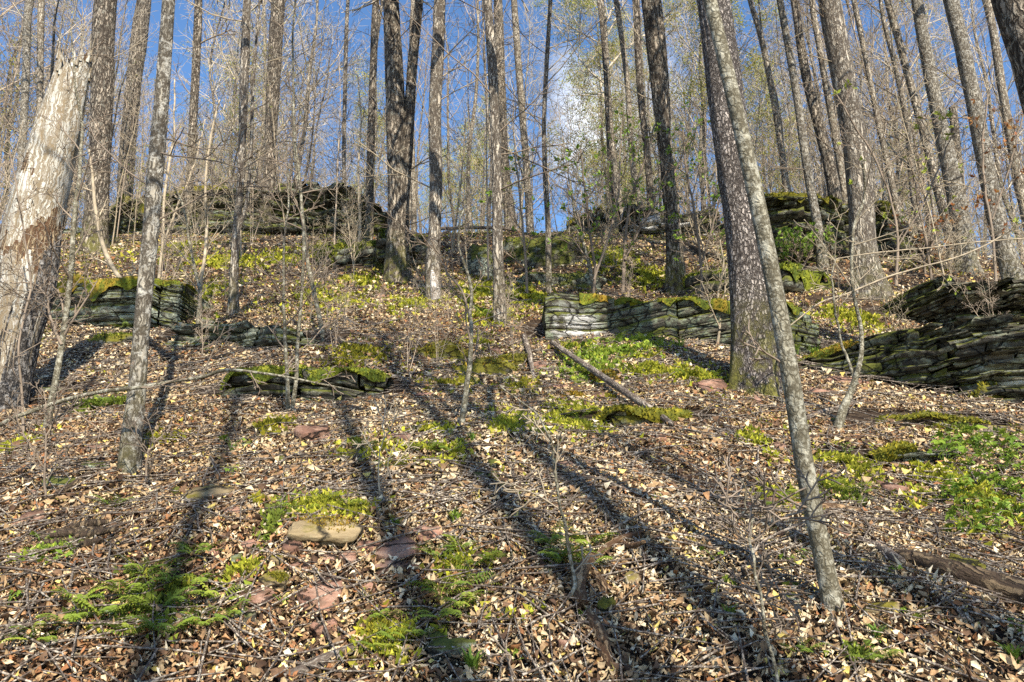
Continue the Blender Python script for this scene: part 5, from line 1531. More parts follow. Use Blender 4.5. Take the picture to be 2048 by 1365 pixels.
FERNS = [(250, 1210, 80, 'lower left bank, upper middle plant of the big patch'), (200, 1250, 80, 'lower left bank, left of the patch centre'), (310, 1240, 90, 'lower left bank at the patch centre'),
 (380, 1190, 74, 'upper right of the lower left fern patch'), (430, 1215, 70, 'right end of the lower left fern patch'), (330, 1290, 84, 'lowest plant of the lower left fern patch'), (260, 1290, 74, 'lower rim of the left fern patch beside rust leaves'),
 (445, 1255, 66, 'right lower rim of the left fern patch by the grey shaded stone'), (130, 1270, 70, 'outlying left fern beside the broken stick'), (60, 1300, 60, 'leftmost fern near the bottom left corner'), (390, 1125, 60, 'topmost fern above the lower left patch'),
 (330, 1180, 70, 'upper rim of the lower left fern patch'), (150, 1220, 64, 'left upper rim of the lower left patch'), (280, 1165, 58, 'small fern above the lower left patch'), (400, 1270, 62, 'fern in shade below the lower left patch centre'),
 (885, 1210, 78, 'dark fern in the shadow band below the yellow ferns'), (925, 1235, 70, 'fern in shade just right of the dark fern'), (870, 1255, 76, 'lower fern in the middle shadow band'), (935, 1190, 60, 'fern at the right rim of the middle shadow band'),
 (1100, 1105, 70, 'dark fern in the shade left of the bent sapling'), (1140, 1135, 74, 'dark fern at the foot of the bent sapling'), (1175, 1105, 66, 'dark fern right of the bent sapling'), (1115, 1145, 64, 'low fern in front of the bent sapling'), (1180, 1150, 60, 'fern against the rotten stump'),
 (875, 1130, 60, 'bright yellow green fern left of centre patch'), (945, 1150, 66, 'brightest yellow fern below the sedge tuft'), (915, 1115, 54, 'small bright fern above the yellow fern'), (985, 1140, 50, 'pale fern right of the brightest yellow fern'),
 (225, 1025, 52, 'lone fern left of the long lichen slab'), (765, 1255, 56, 'fern at the top of the bottom moss patch'), (800, 1300, 60, 'fern in the middle of the bottom moss patch'), (845, 1290, 56, 'fern at the right of the bottom moss patch'), (760, 1320, 54, 'lowest fern of the bottom moss patch'),
 (735, 910, 46, 'fern by the left shadow band on the middle slope'), (850, 912, 50, 'yellow fern above the middle shadow'), (895, 916, 46, 'yellow fern touching the middle shadow'), (775, 945, 44, 'fern standing in the left shadow band'), (640, 1020, 46, 'yellow fern behind the tan slab'), (600, 1035, 44, 'yellow fern at the left rear of the tan slab'), (700, 1030, 44, 'yellow fern right behind the tan slab'),
 (1595, 1005, 54, 'fern left of the leaning thin trunk'), (1560, 1020, 50, 'yellow fern further left of the leaning thin trunk'), (1690, 1000, 54, 'shaded fern right of the leaning thin trunk'), (1660, 985, 46, 'fern against the leaning thin trunk'), (1725, 1000, 44, 'fern at the right end of the trunk shadow'),
 (1605, 1325, 56, 'fern at the bottom right of centre beside the black stem'), (1755, 1340, 60, 'fern at the lower right corner of the leaf slope'), (205, 820, 60, 'dark green fern behind the thin grey trunk'), (1150, 755, 44, 'fern left of the bright herbs under the pale ledge'), (1195, 760, 44, 'fern below the bright herbs under the pale ledge'),
 (1420, 770, 46, 'fern left of the big scaly trunk'), (1280, 750, 44, 'fern uphill of the mossy step'), (1370, 760, 40, 'fern between the herbs and the scaly trunk'), (1160, 845, 44, 'yellow fern left of the mossy step'), (1030, 855, 44, 'fern right of the dark upright stem'), (960, 640, 36, 'small fern by the straight pale brown trunk'), (245, 660, 34, 'small fern at the foot of the snag ledge'), (1225, 690, 38, 'fern tucked under the pale ledge')]
for px, py, w, lb in FERNS:
    fern(px, py, w, f'green fern, {lb}' if not lb.startswith(('dark', 'bright', 'small', 'yellow', 'pale')) else lb, n=11 if w > 50 else 8, group='ferns on the slope')

def sedge(px, py, wpx, label, n=40, up=1.0, mat='sedge', name='sedge_tuft', cat='grass tuft'):
    rng = np.random.default_rng(int(px * 13 + py))
    g = ground(px, py)
    t = axis_depth(px, py, g[1])
    L = wpx * t / F
    V, T = [], []
    for k in range(n):
        a = rng.random() * 6.283
        d = np.array([math.cos(a), math.sin(a), 0]); s = np.array([-d[1], d[0], 0])
        ll = L * rng.uniform(0.5, 1.1); b_ = rng.normal(0, 0.05 * L, 3) * [1, 1, 0]
        w = 0.0022 + L * 0.016
        pts = [b_ + d * ll * 0.5 * f ** 1.6 * rng.uniform(0.7, 1.2) + np.array([0, 0, up * ll * (f - 0.42 * f ** 2.4)]) for f in (0, 0.35, 0.7, 1)]
        i = len(V)
        for j, p in enumerate(pts[:3]):
            ww = w * (1, 0.9, 0.6)[j]
            V += [p - s * ww, p + s * ww]
        V.append(pts[3])
        T += [(i, i + 1, i + 3), (i, i + 3, i + 2), (i + 2, i + 3, i + 5), (i + 2, i + 5, i + 4), (i + 4, i + 5, i + 6)]
    return link(name, mk_mesh(name, np.array(V), None, np.array(T), smooth=False, mat=M[mat]), loc=g, label=label, cat=cat)
for px, py, w, lb in [(910, 1050, 56, 'yellow green sedge tuft right of the shadowed flagstone'), (945, 1345, 80, 'dark green sedge clump at the bottom centre'), (790, 1062, 44, 'bright sedge tuft in the left shadow band behind flagstones'),
 (1240, 690, 40, 'sedge tuft at the foot of the pale ledge, left one'), (1290, 692, 46, 'sedge tuft in the middle of the pale ledge foot'), (1322, 698, 40, 'sedge tuft by the shaded part of the pale ledge'), (1630, 716, 44, 'green sedge at the right end of the pale ledge'), (1590, 712, 40, 'green sedge hidden right of the leaning trunk'),
 (1755, 1285, 60, 'broad sedge tuft right of the leaning trunk foot'), (1462, 1240, 52, 'grey green sedge below the crossed sticks'), (945, 885, 36, 'dark sedge at the dark upright stem foot'), (2030, 1330, 70, 'sedge clump in the lower right corner'), (1905, 1000, 36, 'thin sedge among the right herbs'), (1835, 1250, 40, 'small sedge left of the rotten log end'), (1010, 985, 36, 'sedge in the main shadow band'), (1360, 700, 40, 'sedge right of the tree shadow on the pale ledge')]:
    sedge(px, py, w, lb)

def leaf_mesh(seed):
    rng = np.random.default_rng(seed)
    V, T = [], []
    for lobe in range(3):
        a = (lobe - 1) * 1.05 + rng.normal(0, 0.1)
        d = np.array([math.cos(a), math.sin(a), 0]); s = np.array([-d[1], d[0], 0])
        L = (0.62, 0.75, 0.62)[lobe]
        b_ = np.array([0.12, 0, 0])
        i = len(V)
        V += [b_, b_ + d * L * 0.35 + s * L * 0.32 + [0, 0, 0.08], b_ + d * L * 0.4 + [0, 0, 0.0], b_ + d * L * 0.35 - s * L * 0.32 + [0, 0, 0.08], b_ + d * L * 0.75 + s * L * 0.18 + [0, 0, 0.02], b_ + d * L * 0.75 - s * L * 0.18 + [0, 0, 0.02], b_ + d * L + [0, 0, -0.08]]
        T += [(i, i + 2, i + 1), (i, i + 3, i + 2), (i + 1, i + 2, i + 4), (i + 3, i + 5, i + 2), (i + 2, i + 6, i + 4), (i + 2, i + 5, i + 6)]
    return mk_mesh('leaf', np.array(V), None, np.array(T), smooth=False, mat=M['herb'])
LEAVES = [leaf_mesh(s) for s in (5, 6)]
def herb(px, py, wpx, label, n=9, group=None, hgt=0.8):
    rng = np.random.default_rng(int(px * 7 + py * 3))
    g = ground(px, py)
    t = axis_depth(px, py, g[1])
    L = wpx * t / F
    o = empty('herb', g, label, 'plant', group)
    tubes = []
    for k in range(n):
        a = rng.random() * 6.283; rr = L * 0.5 * math.sqrt(rng.random()); z = L * hgt * rng.uniform(0.3, 1.0)
        tip = np.array([rr * math.cos(a), rr * math.sin(a), z])
        tubes.append((np.array([[0, 0, 0], tip * [0.4, 0.4, 0.7], tip]), np.array([0.002, 0.0016, 0.0012]) * (0.6 + t / 8)))
        c = bpy.data.objects.new('leaf', LEAVES[k % 2])
        col.objects.link(c); c.parent = o
        c.location = tuple(float(v) for v in tip)
        s = L * 0.34 * rng.uniform(0.7, 1.25)
        c.scale = (s, s, s)
        c.rotation_euler = (rng.normal(0.35, 0.35), rng.normal(0, 0.35), a)
    V, q = tubes_geo(tubes, 3)
    link('stems', mk_mesh('stems', V, q, mat=M['sedge']), o)
    return o
HR = random.Random(4)
HERBS = []
for i in range(34):
    px, py = HR.uniform(1880, 2046), HR.uniform(890, 1085)
    if px + (py - 890) * 0.0 < 1885: continue
    side = 'upper' if py < 950 else ('middle' if py < 1020 else 'lower')
    HERBS.append((px, py, HR.uniform(46, 66), f'bright green leafy herb in the {side} part of the patch at the right edge'))
for px, py, w, lb in HERBS: herb(px, py, w, lb, n=11, group='leafy herbs at the right edge')
for px, py, w, lb in [(60, 1122, 44, 'pale green leafy herb at the left edge above the fern bank'), (105, 1140, 48, 'second pale green herb right of the left edge one'), (145, 1112, 40, 'small pale herb beside the grey bark heap'), (80, 1098, 40, 'topmost pale herb near the left edge'), (15, 1215, 40, 'herb cut by the left edge above the broken stick'),
 (462, 905, 44, 'dark green herb alone on the left slope below the mossy ledge'), (462, 958, 34, 'bluish herb below the lone dark herb'), (1428, 1128, 40, 'herb with rounded leaves left of the crossed sticks'), (1572, 1140, 36, 'herb beside the leaning thin trunk base'), (1612, 1128, 34, 'small herb just left of the leaning thin trunk'),
 (700, 1085, 26, 'tiny herb leaning on the right end of the tan slab'), (725, 1195, 26, 'tiny herb right of the largest flagstone'), (562, 1215, 30, 'herb between flagstones left of the largest'), (1190, 712, 46, 'bright herb at the left end below the pale ledge'), (1235, 716, 46, 'bright herb at the middle below the pale ledge'), (1275, 708, 40, 'bright herb near sedges below the pale ledge'), (1150, 705, 36, 'bright herb nearest the white rock end'),
 (1170, 1240, 26, 'single leafed herb on the twisted root'), (1310, 1000, 24, 'small herb on the right middle slope'), (1800, 1240, 34, 'herb left of the rotten log'), (1780, 1160, 34, 'herb touching the upper log end'), (1025, 1330, 40, 'dark herb at the bottom, right of the sedge clump'), (1690, 915, 34, 'small yellow herb right of the leaning trunk'), (540, 1090, 24, 'tiny herb left of the tan slab'), (1090, 1275, 24, 'tiny round leafed herb below the bent sapling'), (2040, 1270, 40, 'herb on the right edge below the log')]:
    herb(px, py, w, lb, n=7)

# ------------------------------------------------------------------ fallen branches, logs, sticks
def stick(label, path, w, mat='deadwood', lift=0.5, sides=10, rings=30, amp=0.10, seed=0, name='fallen_branch', cat='branch', air=None, forks=(), furrow=0.0, bend=0.0, straight=False):
    """path: pixels where it lies on the ground; w: width in px at each point; air: height above ground (m) per point."""
    G = [ground(px, py) for px, py in path]
    P, r = [], []
    for i, g in enumerate(G):
        rr = w[i] * axis_depth(path[i][0], path[i][1], g[1]) / F / 2
        P.append(g + np.array([0, -0.3 * rr, rr * lift * 2 + (air[i] if air else 0)])); r.append(rr)
    P = np.array(P)
    if straight:
        f_ = np.linalg.norm(P - P[0], axis=1); f_ = (f_ / f_[-1])[:, None]
        Ls = P[0] * (1 - f_) + P[-1] * f_
        P = 0.25 * P + 0.75 * Ls
        P[:, 2] += max(0, (H(P[:, 0], P[:, 1]) + 0.03 - P[:, 2]).max()) + 0.03
    o = P[0].copy()
    axv = Vector(P[-1] - P[0]).normalized()
    rq = Vector((0, 0, 1)).rotation_difference(axv)
    RM = np.array(rq.to_matrix())
    V, q, t3 = trunk_geo(P - o, r, sides, rings, 0, 1, amp, furrow, 8, seed)
    # close the near end
    V = np.concatenate([V, (P[:1] - o)]); n = len(V) - 1
    i = np.arange(sides)
    t3 = np.concatenate([t3, np.stack([np.roll(i, -1), i, np.full(sides, n)], -1)])
    me = mk_mesh(name, V @ RM, q, t3, mat=M[mat])
    ob = link(name, me, loc=o, label=label, cat=cat)
    ob.rotation_mode = 'QUATERNION'; ob.rotation_quaternion = rq
    for fk in forks:
        fpath, fw = fk
        GG = [ground(px, py) for px, py in fpath]
        PP = np.array([g + [0, 0, 0.03 + 0.05 * k] for k, g in enumerate(GG)]); rr = [ww * axis_depth(p[0], p[1], g[1]) / F / 2 for ww, p, g in zip(fw, fpath, GG)]
        V, q, t3 = trunk_geo(PP - o, rr, 7, 16, 0, 1, amp, 0, 8, seed + 5)
        link('side_branch', mk_mesh('side_branch', V @ RM, q, t3, mat=M[mat]), ob)
    return ob

stick('heavy ridged brown log, lower right corner, sinking into leaves', [(2120, 1245), (2048, 1215), (1960, 1185), (1890, 1160), (1840, 1140), (1790, 1118)], [64, 60, 54, 48, 40, 22], 'logbark', sides=40, rings=120, furrow=0.16, amp=0.10, seed=1, name='rotten_log', cat='log', lift=0.35)
stick('grey split branch running up from the ridged log', [(1800, 1140), (1760, 1110), (1728, 1092), (1708, 1076)], [26, 22, 16, 8], 'deadwood', seed=2, furrow=0.1, sides=16)
stick('orange rotten log piece behind the leaning thin trunk', [(1720, 1040), (1690, 1032), (1650, 1028), (1622, 1030)], [24, 22, 22, 16], 'rot', seed=3, name='rotten_log', cat='log', sides=18, furrow=0.08)
stick('long brown fallen branch slanting down from the pale ledge', [(1105, 700), (1150, 735), (1198, 768), (1250, 806), (1300, 838), (1345, 866)], [10, 11, 13, 15, 15, 10], 'deadwood', seed=4, sides=14, rings=60, lift=1.0, straight=True)
stick('short tan branch at the lower end of the brown fallen branch', [(1335, 860), (1365, 848), (1395, 844)], [9, 11, 9], 'rot', seed=5)
stick('broken grey stick standing on the slope right of the moss mounds', [(1048, 682), (1058, 715), (1064, 745), (1075, 800)], [10, 11, 9, 5], 'deadwood', seed=6, lift=1.0)
stick('weathered branch at the bottom edge left of centre', [(560, 1372), (610, 1352), (665, 1325), (722, 1300)], [22, 24, 22, 15], 'deadwood', seed=7, sides=16, furrow=0.08)
stick('pale broken stick at the left edge near the bottom', [(-12, 1282), (20, 1278), (55, 1268)], [13, 13, 9], 'deadwood', seed=8, forks=[([(0, 1290), (40, 1262), (62, 1262)], [5, 4, 3])])
stick('reddish curved root branch at the left edge', [(-5, 1155), (30, 1170), (60, 1195), (90, 1202), (120, 1202)], [9, 9, 8, 6, 4], 'rot', seed=9)
stick('curved tan root log below the bent sapling', [(1178, 1235), (1190, 1262), (1205, 1290), (1212, 1325), (1232, 1360)], [20, 26, 26, 24, 14], 'rot', seed=10, sides=18, rings=50, furrow=0.1, name='root_log', cat='log')
stick('twisted broken limb of the stump, pointing right', [(1180, 1140), (1215, 1112), (1250, 1095), (1284, 1080)], [15, 16, 13, 7], 'rot', seed=11, sides=16, furrow=0.14, air=[0, .02, .03, .03], name='broken_limb',
      forks=[([(1245, 1100), (1270, 1128), (1292, 1144)], [14, 12, 7])])
stick('rotten stump stub at the foot of the bent sapling', [(1165, 1222), (1158, 1190), (1172, 1162), (1185, 1140)], [26, 28, 24, 18], 'rot', seed=12, sides=18, furrow=0.14, name='stump', cat='stump', air=[0, 0.02, 0.04, 0.04])
stick('short chunk of rotten wood right of the stump stub', [(1190, 1160), (1204, 1182), (1212, 1200)], [20, 22, 12], 'rot', seed=13, furrow=0.1)
stick('bare branch lying in front of the leaning trunk, left', [(1440, 1205), (1468, 1170), (1490, 1140), (1500, 1108)], [12, 12, 10, 5], 'deadwood', seed=14, forks=[([(1488, 1142), (1530, 1120), (1620, 1098)], [7, 6, 4]), ([(1486, 1150), (1496, 1185), (1490, 1200)], [8, 7, 4])])
stick('thin arched stick from the crossed sticks to the leaning trunk', [(1520, 1122), (1560, 1112), (1622, 1098)], [7, 6, 5], 'rot', seed=15)
stick('grey fallen branch behind the leaning thin trunk, middle right', [(1612, 845), (1650, 830), (1690, 818), (1735, 800)], [13, 12, 9, 5], 'deadwood', seed=16, forks=[([(1632, 800), (1655, 818), (1675, 840)], [6, 5, 3])])
stick('stick lying left of the leaning thin trunk at mid height', [(1420, 880), (1465, 862), (1515, 856)], [10, 9, 6], 'deadwood', seed=17)
stick('long bleached log lying along the crest in the middle', [(812, 468), (900, 466), (1000, 458), (1100, 450), (1170, 455)], [8, 9, 9, 8, 5], 'deadwood', seed=18, lift=1.5, air=[.1, .15, .2, .3, .2], name='fallen_log', cat='log')
stick('second crest log crossing under the bleached one', [(880, 474), (980, 472), (1090, 466), (1200, 470)], [7, 7, 7, 4], 'deadwood', seed=19, lift=1.5, air=[.1, .1, .2, .2], name='fallen_log', cat='log')
stick('thin crest pole right of the bleached log', [(1020, 446), (1120, 448), (1240, 462)], [6, 6, 4], 'deadwood', seed=20, air=[.4, .3, .1])
stick('pale pole leaning by the forked trunk on the crest', [(828, 470), (850, 455), (872, 446)], [8, 8, 6], 'deadwood', seed=21, air=[0.1, .2, .3])
stick('dark fallen limb on the slope right of the mossy twin trunk', [(1380, 500), (1420, 520), (1460, 530)], [8, 8, 6], 'logbark', seed=22, lift=1.0)
stick('dark stick bundle stem behind the striped ledge', [(690, 640), (730, 655), (800, 640)], [6, 6, 4], 'deadwood', seed=23)
stick('sticks at the left, grey limb below the thin grey trunk', [(90, 1010), (130, 990), (175, 960), (200, 938)], [14, 16, 14, 8], 'logbark', seed=24, furrow=0.1, sides=14)
stick('thin branch across the slope right of the bent sapling', [(1100, 985), (1180, 975), (1262, 996), (1340, 1010)], [5, 5, 5, 3], 'deadwood', seed=25, air=[.02, .05, .03, 0])
stick('diagonal stick below the fallen brown branch', [(1340, 895), (1390, 915), (1450, 945), (1478, 962)], [7, 6, 5, 3], 'deadwood', seed=26)
stick('grey curved twig pile stem above the right herbs', [(1860, 905), (1890, 925), (1925, 950)], [6, 6, 3], 'deadwood', seed=27, forks=[([(1848, 898), (1900, 930), (1922, 938)], [4, 4, 2]), ([(1870, 930), (1895, 920), (1910, 912)], [4, 3, 2])])
stick('thin dead stick flat on the left slope', [(140, 770), (190, 740), (240, 700)], [5, 5, 3], 'deadwood', seed=28)
stick('branch lying along the foot of the right outcrop', [(1790, 790), (1850, 800), (1940, 820), (2048, 860)], [8, 8, 7, 5], 'rot', seed=29)
# heap of broken bark at the lower left
heap = empty('bark_heap', ground(150, 1090), 'heap of grey broken bark strips near the left edge', 'bark heap')
hr = np.random.default_rng(3)
for k in range(9):
    px, py = 110 + hr.random() * 90, 1066 + hr.random() * 44
    g = ground(px, py); L = hr.uniform(0.06, 0.14); a = R(20) + hr.normal(0, 0.25)
    d = np.array([math.cos(a), 0.5 * math.sin(a), math.sin(a) * 0.6])
    P = np.array([g - d * L, g, g + d * L]) + [0, 0, 0.03 + 0.012 * k % 0.04]
    V, q, t3 = trunk_geo(P - np.array(heap.location), [0.012, 0.02, 0.008], 8, 10, 0, 1, 0.3, 0, 8, k)
    link('bark_strip', mk_mesh('bark_strip', V, q, t3, mat=M['logbark']), heap)

# ------------------------------------------------------------------ saplings drawn one by one
SAP_SPEC = [(4, 0.8, 0.5, 0.10, 0.02), (3, 0.8, 0.5, 0.14, 0.01), (0, 0, 0, 0.18, 0.0)]
LEAF_PAL = {'bud': np.array([(0.36, 0.42, 0.05), (0.28, 0.36, 0.04), (0.42, 0.44, 0.08)]), 'green': np.array([(0.14, 0.24, 0.03), (0.20, 0.32, 0.04), (0.26, 0.36, 0.05)]), 'rust': np.array([(0.38, 0.17, 0.05), (0.30, 0.11, 0.04), (0.44, 0.24, 0.08)])}
def cluster_leaves(tips, n, size, pal, rng, per=4):
    pick = rng.integers(0, len(tips), n)
    T = np.array([t[0] for t in tips])[pick]; D = np.array([t[1] for t in tips])[pick]
    Vs, Ts, Cs = [], [], []
    k = n * per
    P = np.repeat(T, per, 0); d = np.repeat(D, per, 0) + rng.normal(0, 0.75, (k, 3)) + [0, 0, 0.1]
    d /= np.linalg.norm(d, axis=1, keepdims=True)
    s = np.cross(d, rng.normal(0, 1, (k, 3))); s /= np.linalg.norm(s, axis=1, keepdims=True)
    nn = np.cross(d, s)
    L = (size * rng.uniform(0.6, 1.3, k))[:, None]
    V = np.stack([P, P + d * L * 0.5 + s * L * 0.24 + nn * L * 0.08, P + d * L, P + d * L * 0.5 - s * L * 0.24 + nn * L * 0.08], 1).reshape(-1, 3)
    b_ = np.arange(k)[:, None] * 4
    T3 = np.concatenate([b_ + [0, 2, 1], b_ + [0, 3, 2]])
    c_ = np.repeat(pal[rng.integers(0, len(pal), k)] * rng.uniform(0.7, 1.3, (k, 1)), 4, 0)
    return V, T3, c_

def sapling(label, stems, Y=None, base=None, mat='twig_dark', stemmat=None, ntw=10, tl=0.9, leaves=None, nleaf=0, lsize=0.045, seed=0, name='sapling', group=None, u0=0.2, updown=0.5, dy=0.0, tips_r=0.003):
    """stems: list of [(px, py, width px), ...] each drawn from its foot; base: pixel where it is rooted."""
    rng = np.random.default_rng(seed + 900)
    bx = base or stems[0][0][:2]
    g = ground(*bx) if Y is None else None
    if g is None:
        p = at_depth(bx[0], bx[1], Y); g = np.array([p[0], Y, p[2]])
    Yb = g[1]
    root = empty(name, g, label, 'sapling', group)
    tips = []
    for si, st in enumerate(stems):
        tubes = []
        k = len(st)
        P, r = [], []
        for i, (px, py, w) in enumerate(st):
            yy = Yb + dy * i / max(k - 1, 1) + (rng.normal(0, 0.04) if i else 0)
            P.append(at_depth(px, py, yy)); r.append(w * axis_depth(px, py, yy) / F / 2)
        P = np.array(P)
        if si == 0 and base is None: P[0] = g + [0, 0, -0.08]
        P = P - g
        Q = catmull(np.concatenate([P, np.array(r)[:, None]], 1), 46)
        Q[:, :3] += 0.012 * np.stack([vnoise(np.arange(46) * 0.3, seed, si, 1), vnoise(np.arange(46) * 0.3, seed, si, 2), np.zeros(46)], 1) * (0.3 + np.arange(46)[:, None] / 46)
        V, q, t3 = trunk_geo(Q[:, :3], Q[:, 3], 8, 60, 0.3 if si == 0 and base is None else 0, 0.06, 0.05, 0, 9, seed)
        link('stem', mk_mesh('stem', V, q, t3, mat=M[stemmat or ('bark_thin' if st[0][2] >= 8 else mat)]), root)
        tips.append((Q[-1, :3], Q[-1, :3] - Q[-3, :3]))
        ph = rng.random() * 6.28
        for j in range(ntw):
            u = u0 + (0.98 - u0) * (j + rng.random() * 0.6) / ntw
            i = int(u * 45)
            T = Q[min(i + 1, 45), :3] - Q[i - 1, :3]
            d = perp_dir(T, R(rng.uniform(35, 70)), ph + j * 2.4)
            d[1] *= 0.8
            d[2] += 0.25 * updown
            d /= np.linalg.norm(d)
            grow(tubes, tips, Q[i, :3], d, tl * rng.uniform(0.4, 1.1) * (1.2 - 0.7 * u), max(Q[i, 3] * 0.5, tips_r), 0, SAP_SPEC, rng, tips_r)
        V, q = tubes_geo(tubes, 4)
        link('twigs', mk_mesh('twigs', V, q, mat=M[mat]), root)
    if nleaf and tips:
        v, t3, c_ = cluster_leaves(tips, nleaf, lsize, LEAF_PAL[leaves], rng)
        tag(link('leaves', mk_mesh('leaves', v, None, t3, smooth=False, mat=M['green'], colors=c_), root), kind='stuff')
    return root

S = sapling
S('dark bare stem with side twigs rising in the middle foreground', [[(922, 858, 13), (930, 800, 11), (937, 743, 10), (942, 633, 7), (941, 560, 6), (928, 520, 5), (916, 470, 4), (930, 420, 3)], [(940, 640, 5), (925, 585, 4), (895, 545, 4), (880, 515, 3), (862, 480, 2)]], seed=1, ntw=6, tl=0.55)
S('bent pale sapling growing from the stump, foreground centre', [[(1110, 1212, 9), (1138, 1196, 9), (1150, 1180, 9), (1148, 1140, 7), (1138, 1100, 7), (1126, 1030, 6), (1116, 975, 6), (1105, 902, 5), (1094, 860, 4), (1060, 815, 3), (1000, 775, 2)]], seed=2, mat='twig_sap', ntw=5, tl=0.3)
S('rotten footed sapling with a forked stem below the right outcrop', [[(1668, 862, 20), (1684, 825, 18), (1702, 785, 14), (1722, 715, 10), (1722, 660, 8), (1706, 585, 7), (1702, 490, 6), (1715, 430, 6), (1729, 392, 5), (1722, 320, 4)], [(1716, 770, 8), (1695, 720, 6), (1676, 655, 5), (1666, 600, 4), (1668, 510, 3)]], seed=3, ntw=4, tl=0.8, mat='twig_sap', u0=0.5)
S('long arching twig with fresh leaves sweeping right from the forked sapling', [[(1572, 640, 2), (1640, 606, 3), (1703, 585, 3.5), (1755, 562, 3.5), (1830, 538, 3), (1900, 520, 3), (1990, 480, 2.5), (2060, 440, 2)]], Y=6.4, seed=4, ntw=6, tl=0.5, leaves='bud', nleaf=10, mat='twig_sap', name='arching_branch')
S('horizontal bare branch crossing in front of the tall ridged trunk', [[(1660, 505, 2), (1750, 506, 2.5), (1840, 498, 2.5), (1960, 484, 2.5), (2060, 476, 2)]], Y=7.0, seed=5, ntw=5, tl=0.5, mat='twig_sap', name='arching_branch')
S('low crooked twig in front of the right outcrop', [[(1776, 760, 5), (1790, 730, 5), (1806, 715, 4), (1840, 690, 4), (1878, 685, 2)], [(1800, 722, 3), (1788, 710, 3), (1776, 706, 2)]], seed=6, ntw=1, tl=0.2, mat='twig_sap')
S('black stem rising from the bottom edge, right of centre', [[(1562, 1400, 8), (1545, 1310, 7), (1524, 1231, 7), (1513, 1158, 6), (1502, 1090, 5), (1496, 1030, 4), (1480, 960, 3)], [(1520, 1210, 4), (1560, 1190, 3), (1600, 1190, 2)], [(1504, 1085, 4), (1560, 1040, 3), (1610, 1020, 2)], [(1500, 1070, 3), (1450, 1010, 3), (1400, 975, 2)]], Y=2.55, seed=7, ntw=3, tl=0.25)
S('thin trunk leaning right beside the snag, moss green stem', [[(92, 862, 16), (100, 820, 14), (112, 760, 13), (124, 690, 12), (136, 600, 11), (146, 500, 10), (150, 430, 9), (160, 330, 7), (164, 250, 6), (150, 160, 4), (143, 60, 3)], [(122, 690, 6), (102, 640, 5), (90, 590, 4), (70, 570, 3), (20, 565, 2)]], seed=8, ntw=12, tl=0.8, mat='twig_dark')
S('twin stemmed sapling in front of the dark mossy ledge', [[(579, 828, 10), (575, 760, 8), (570, 670, 7), (568, 560, 5), (572, 450, 4), (580, 330, 3)], [(583, 824, 9), (592, 760, 8), (594, 700, 7), (606, 560, 6), (608, 500, 6), (603, 400, 6), (588, 240, 5), (586, 110, 4), (592, -20, 3)]], seed=9, ntw=12, tl=0.8)
S('curved slim stem at the right end of the striped ledge', [[(648, 672, 10), (636, 620, 9), (620, 545, 8), (610, 480, 7), (602, 400, 6), (590, 300, 5), (586, 200, 4)]], seed=10, ntw=10, tl=0.9)
S('forked sapling standing before the striped ledge', [[(394, 690, 10), (396, 640, 9), (399, 582, 8), (390, 540, 6), (378, 480, 5), (366, 410, 4), (330, 340, 3)], [(398, 590, 7), (408, 520, 6), (414, 450, 6), (412, 380, 5), (420, 280, 4), (440, 200, 3)]], seed=11, ntw=11, tl=0.9, mat='twig_sap')
S('pale leaning stem curling past the snag ledge to the striped ledge', [[(385, 632, 5), (340, 625, 9), (305, 608, 10), (272, 590, 10), (240, 556, 9), (210, 505, 9), (196, 450, 8), (188, 380, 6), (180, 300, 4)]], base=(385, 634), seed=12, ntw=7, tl=0.8, mat='twig_sap')
S('long bare branch arching across the left foreground', [[(-30, 845, 9), (40, 832, 9), (100, 810, 9), (190, 786, 8), (280, 775, 8), (330, 766, 7), (410, 752, 7), (440, 742, 7), (475, 742, 6), (560, 752, 5), (640, 768, 4), (720, 784, 3)]], Y=4.6, seed=13, ntw=8, tl=0.5, name='arching_branch')
S('thin twiggy stem left of the moss leaning one, at the left edge', [[(52, 880, 6), (44, 800, 5), (36, 700, 4), (60, 560, 4), (40, 420, 3), (20, 300, 3)]], seed=14, ntw=12, tl=0.7)
S('bare shrub stems right of the thin grey trunk', [[(318, 560, 6), (326, 470, 5), (330, 380, 5), (346, 280, 4), (350, 160, 3)], [(322, 500, 4), (352, 420, 4), (385, 340, 3), (410, 240, 2)]], seed=15, ntw=12, tl=1.1, mat='twig_sap')
S('leafing shrub with bright clusters between the slim grey trees', [[(1185, 600, 6), (1190, 540, 6), (1180, 470, 5), (1170, 380, 4), (1160, 300, 3)], [(1188, 560, 5), (1215, 480, 4), (1235, 400, 4), (1240, 310, 3), (1245, 230, 2)]], seed=16, ntw=12, tl=1.1, leaves='green', nleaf=110, lsize=0.085)
S('tall leafing sapling in front of the mossy twin trunk', [[(1245, 585, 7), (1250, 500, 6), (1262, 400, 5), (1290, 320, 4), (1310, 250, 3)], [(1250, 520, 5), (1285, 450, 4), (1330, 380, 4), (1365, 310, 3), (1390, 240, 2)]], seed=17, ntw=14, tl=1.2, leaves='green', nleaf=130, lsize=0.085)
S('leafing stem with scattered fresh clusters left of the big scaly trunk', [[(1405, 600, 6), (1400, 520, 5), (1390, 430, 5), (1372, 340, 4), (1365, 260, 3)], [(1400, 540, 4), (1420, 470, 4), (1440, 400, 3)]], seed=18, ntw=12, tl=1.1, leaves='green', nleaf=90, lsize=0.08)
S('slim leafing sapling by the straight pale brown trunk', [[(1055, 590, 5), (1050, 500, 5), (1040, 400, 4), (1030, 300, 3)]], seed=19, ntw=10, tl=1.0, leaves='green', nleaf=40, lsize=0.08)
